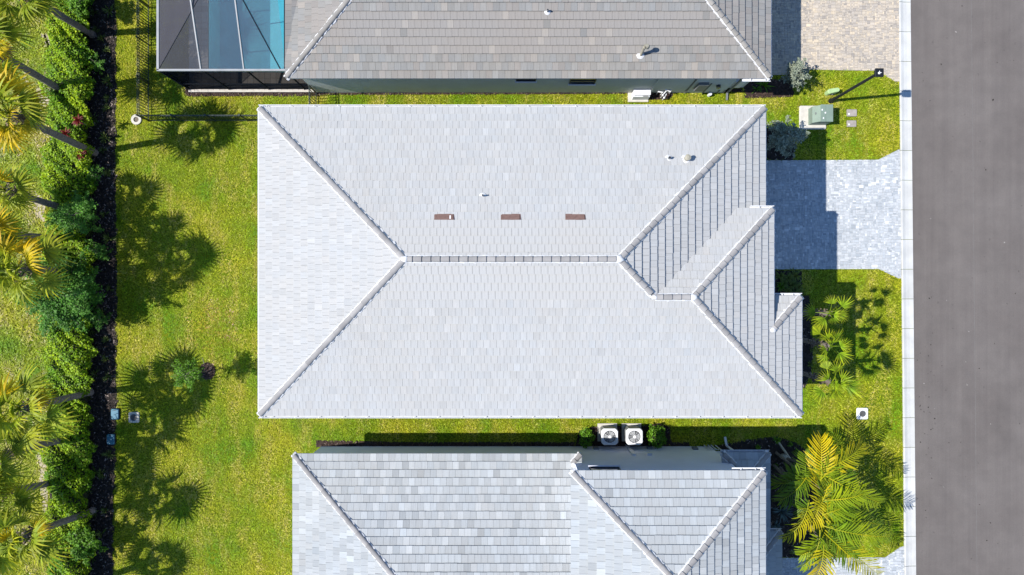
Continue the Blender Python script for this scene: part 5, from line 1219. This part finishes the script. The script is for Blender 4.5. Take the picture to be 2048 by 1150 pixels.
for k, (x, y, s_, lab) in enumerate(((1515, 893, 0.62, 'low yellow green tuft in the dark bed beside the lower porch gutter'), (1580, 888, 0.62, 'low yellow green tuft right of the slanting pale trunk'), (1592, 901, 0.55, 'small green tuft nearest the feather palm in the dark bed'), (1551, 930, 0.6, 'green tuft at the foot of the feather palm stems'))):
    plant('yucca_tuft', x, y, GT, lab, 'tuft', 'tufts in the lower front bed', s_)
plant('agave', 1562, 1022, BT, 'blue grey spiky agave beside the lower house wall', 'agave', None, 1.0)
plant('agave', 1552, 1050, BT, 'smaller blue grey agave below the bigger one', 'agave', None, 0.6)
b = P(1580, 918); c = P(1554, 880, 0.55); t = thing('yucca', b, 'slanting bare yucca trunk with a small green head in the dark bed', 'yucca')
mb = MB(); mb.tube([b, c], [0.07, 0.05], 8); mb.build('trunk', M['tan'], t); link_mesh('leaves', GT, t, Matrix.Translation(c) @ Matrix.Scale(0.85, 4))
mb = MB(); mb.blob((P(1566, 912).x, P(1566, 912).y, 0.1), (0.22, 0.16, 0.16), 9, jit=0.08); o = mb.build('boulder', M['tan'], smooth=True); tag(o, 'smooth tan boulder beside the slanting yucca trunk', 'boulder')
DK = tuft_mesh(21, 60, 0.5, 0.02, 'tuft', 0.7)
q = 0
for (x, y) in ((1560, 552), (1575, 556), (1590, 552), (1565, 567), (1582, 570), (1596, 574), (1574, 583), (1592, 586)):
    plant('border_shrub', x, y, DK, 'dark shrub packed in the shaded bed between driveway and porch', 'shrub', 'shrubs in the shaded porch bed', r.uniform(0.8, 1.05))
plant('fern', 1561, 572, GT, 'lighter green fern in the shaded porch bed', 'fern', None, 1.0)
LILY = tuft_mesh(31, 16, 0.95, 0.035, 'bush', 0.9); 
plant('lily', 1528, 172, LILY, 'strappy green lily at the corner of the tan roofed house', 'lily', None, 0.8)
plant('lily', 1512, 178, LILY, 'smaller strappy lily at the wall of the tan roofed house', 'lily', None, 0.55)
for (x, y, s_) in ((1624, 655, 0.5), (1622, 700, 0.45), (1618, 728, 0.55), (1620, 610, 0.5)): plant('border_tuft', x, y, TU[1], 'low dark tuft at the foot of the three fan palms', 'tuft', 'tufts below the fan palms', s_*1.6)

# ------------------------------------------------------------------ grass blades on the lawns
inc = [rect_px(228, -60, 700, 1200), rect_px(480, 186, 1550, 262), rect_px(480, 740, 1640, 893), [P(1470, 140), P(1600, 137), P(1756, 139.5), P(1798, 163), P(1800, 299), P(1757, 320.5), P(1470, 322)], [P(1470, 539), P(1757, 537), P(1803, 557), P(1807, 1092), P(1771, 1116), P(1470, 1116)], rect_px(-80, -80, 100, 1230)]
exc = list(BEDS.values()) + [[(KX0-0.1, KY0-0.14), (WX0+0.1, KY0-0.14), (WX0+0.1, 40), (KX0-0.1, 40)], [(WX0, WY), (WX1, WY), (WX1, 40), (WX0, 40)], [(XW+OV, YS+OV), (XE-OV, YS+OV), (XE-OV, YN-OV), (XW+OV, YN-OV)],
    [(XWs+0.42, WYs), (XW2, WYs), (XW2, -40), (XWs+0.42, -40)], [(XE-OV-0.1, YS+OV), (XE2-OV, YS+OV), (XE2-OV, YB), (XE-OV-0.1, YB)], DRIVE, DRIVE_N, DRIVE_S, rect_px(1597, 211, 1652, 260), rect_px(1692, 218, 1714, 234), rect_px(1692, 240, 1713, 255),
    rect_px(257, 823, 280, 846), rect_px(1711, 815, 1736, 839), rect_px(222, 814, 242, 841), rect_px(213, 865, 234, 891), rect_px(1255, 183, 1297, 205), rect_px(262, 228, 285, 251), rect_px(1447, 180, 1458, 203)]
XS = []; YS_ = []; SC = []
for i, pl in enumerate(inc):
    A = area([(p[0], p[1]) for p in pl]); dens = 430 if i < 5 else 240; n = int(A*dens)
    x = rng.uniform(min(p[0] for p in pl), max(p[0] for p in pl), n); y = rng.uniform(min(p[1] for p in pl), max(p[1] for p in pl), n); k = inside(pl, x, y)
    for e in exc: k &= ~inside(e, x, y)
    for e in SAND: k &= ~(inside(e, x, y) & (rng.random(len(x)) < 0.72))
    XS.append(x[k]); YS_.append(y[k]); SC.append(np.full(k.sum(), 1.0 if i < 5 else 1.6))
names = ['rear', 'north strip', 'south strip', 'front', 'front', 'west']
for i in range(len(inc)):
    x, y, s = XS[i], YS_[i], SC[i]; n = len(x); a = rng.uniform(0, 6.283, n); L_ = rng.uniform(0.07, 0.17, n)*s; w = rng.uniform(0.011, 0.024, n)*s; el = rng.uniform(0.12, 0.7, n)
    V = np.zeros((n, 3, 3)); V[:, 0, 0] = x-np.sin(a)*w; V[:, 0, 1] = y+np.cos(a)*w; V[:, 1, 0] = x+np.sin(a)*w; V[:, 1, 1] = y-np.cos(a)*w
    V[:, 0, 2] = V[:, 1, 2] = 0.004; V[:, 2, 0] = x+np.cos(a)*np.cos(el)*L_; V[:, 2, 1] = y+np.sin(a)*np.cos(el)*L_; V[:, 2, 2] = 0.01+np.sin(el)*L_*0.75
    q = rng.normal(1, 0.28, (n, 1)).clip(0.35, 1.9); T = np.ones((n, 3))*q
    dry = rng.random(n) < 0.16; T[dry] *= np.array([1.35, 1.22, 4.0])
    if i == 0:                              # the worn brownish patch behind the house
        c0 = P(432, 665); g = np.exp(-(((x-c0.x)/1.0)**2+((y-c0.y)/1.3)**2))*0.75; br = rng.random(n) < g*0.5; T[br] *= np.array([1.35, 0.88, 2.6])
    if i == 5: T *= np.array([1.02, 1.0, 2.2])
    o = link_mesh('grass', raw_mesh('grass', V.reshape(-1, 3), np.arange(3*n).reshape(-1, 3), M['grass'], np.repeat(T, 3, 0)), kind='stuff')
    tag(o, 'short green lawn grass, ' + ['behind the houses', 'between the middle and tan roofed houses', 'between the middle and lower houses', 'around the street lamp', 'in front of the fan palms', 'beyond the hedge'][i], 'grass')
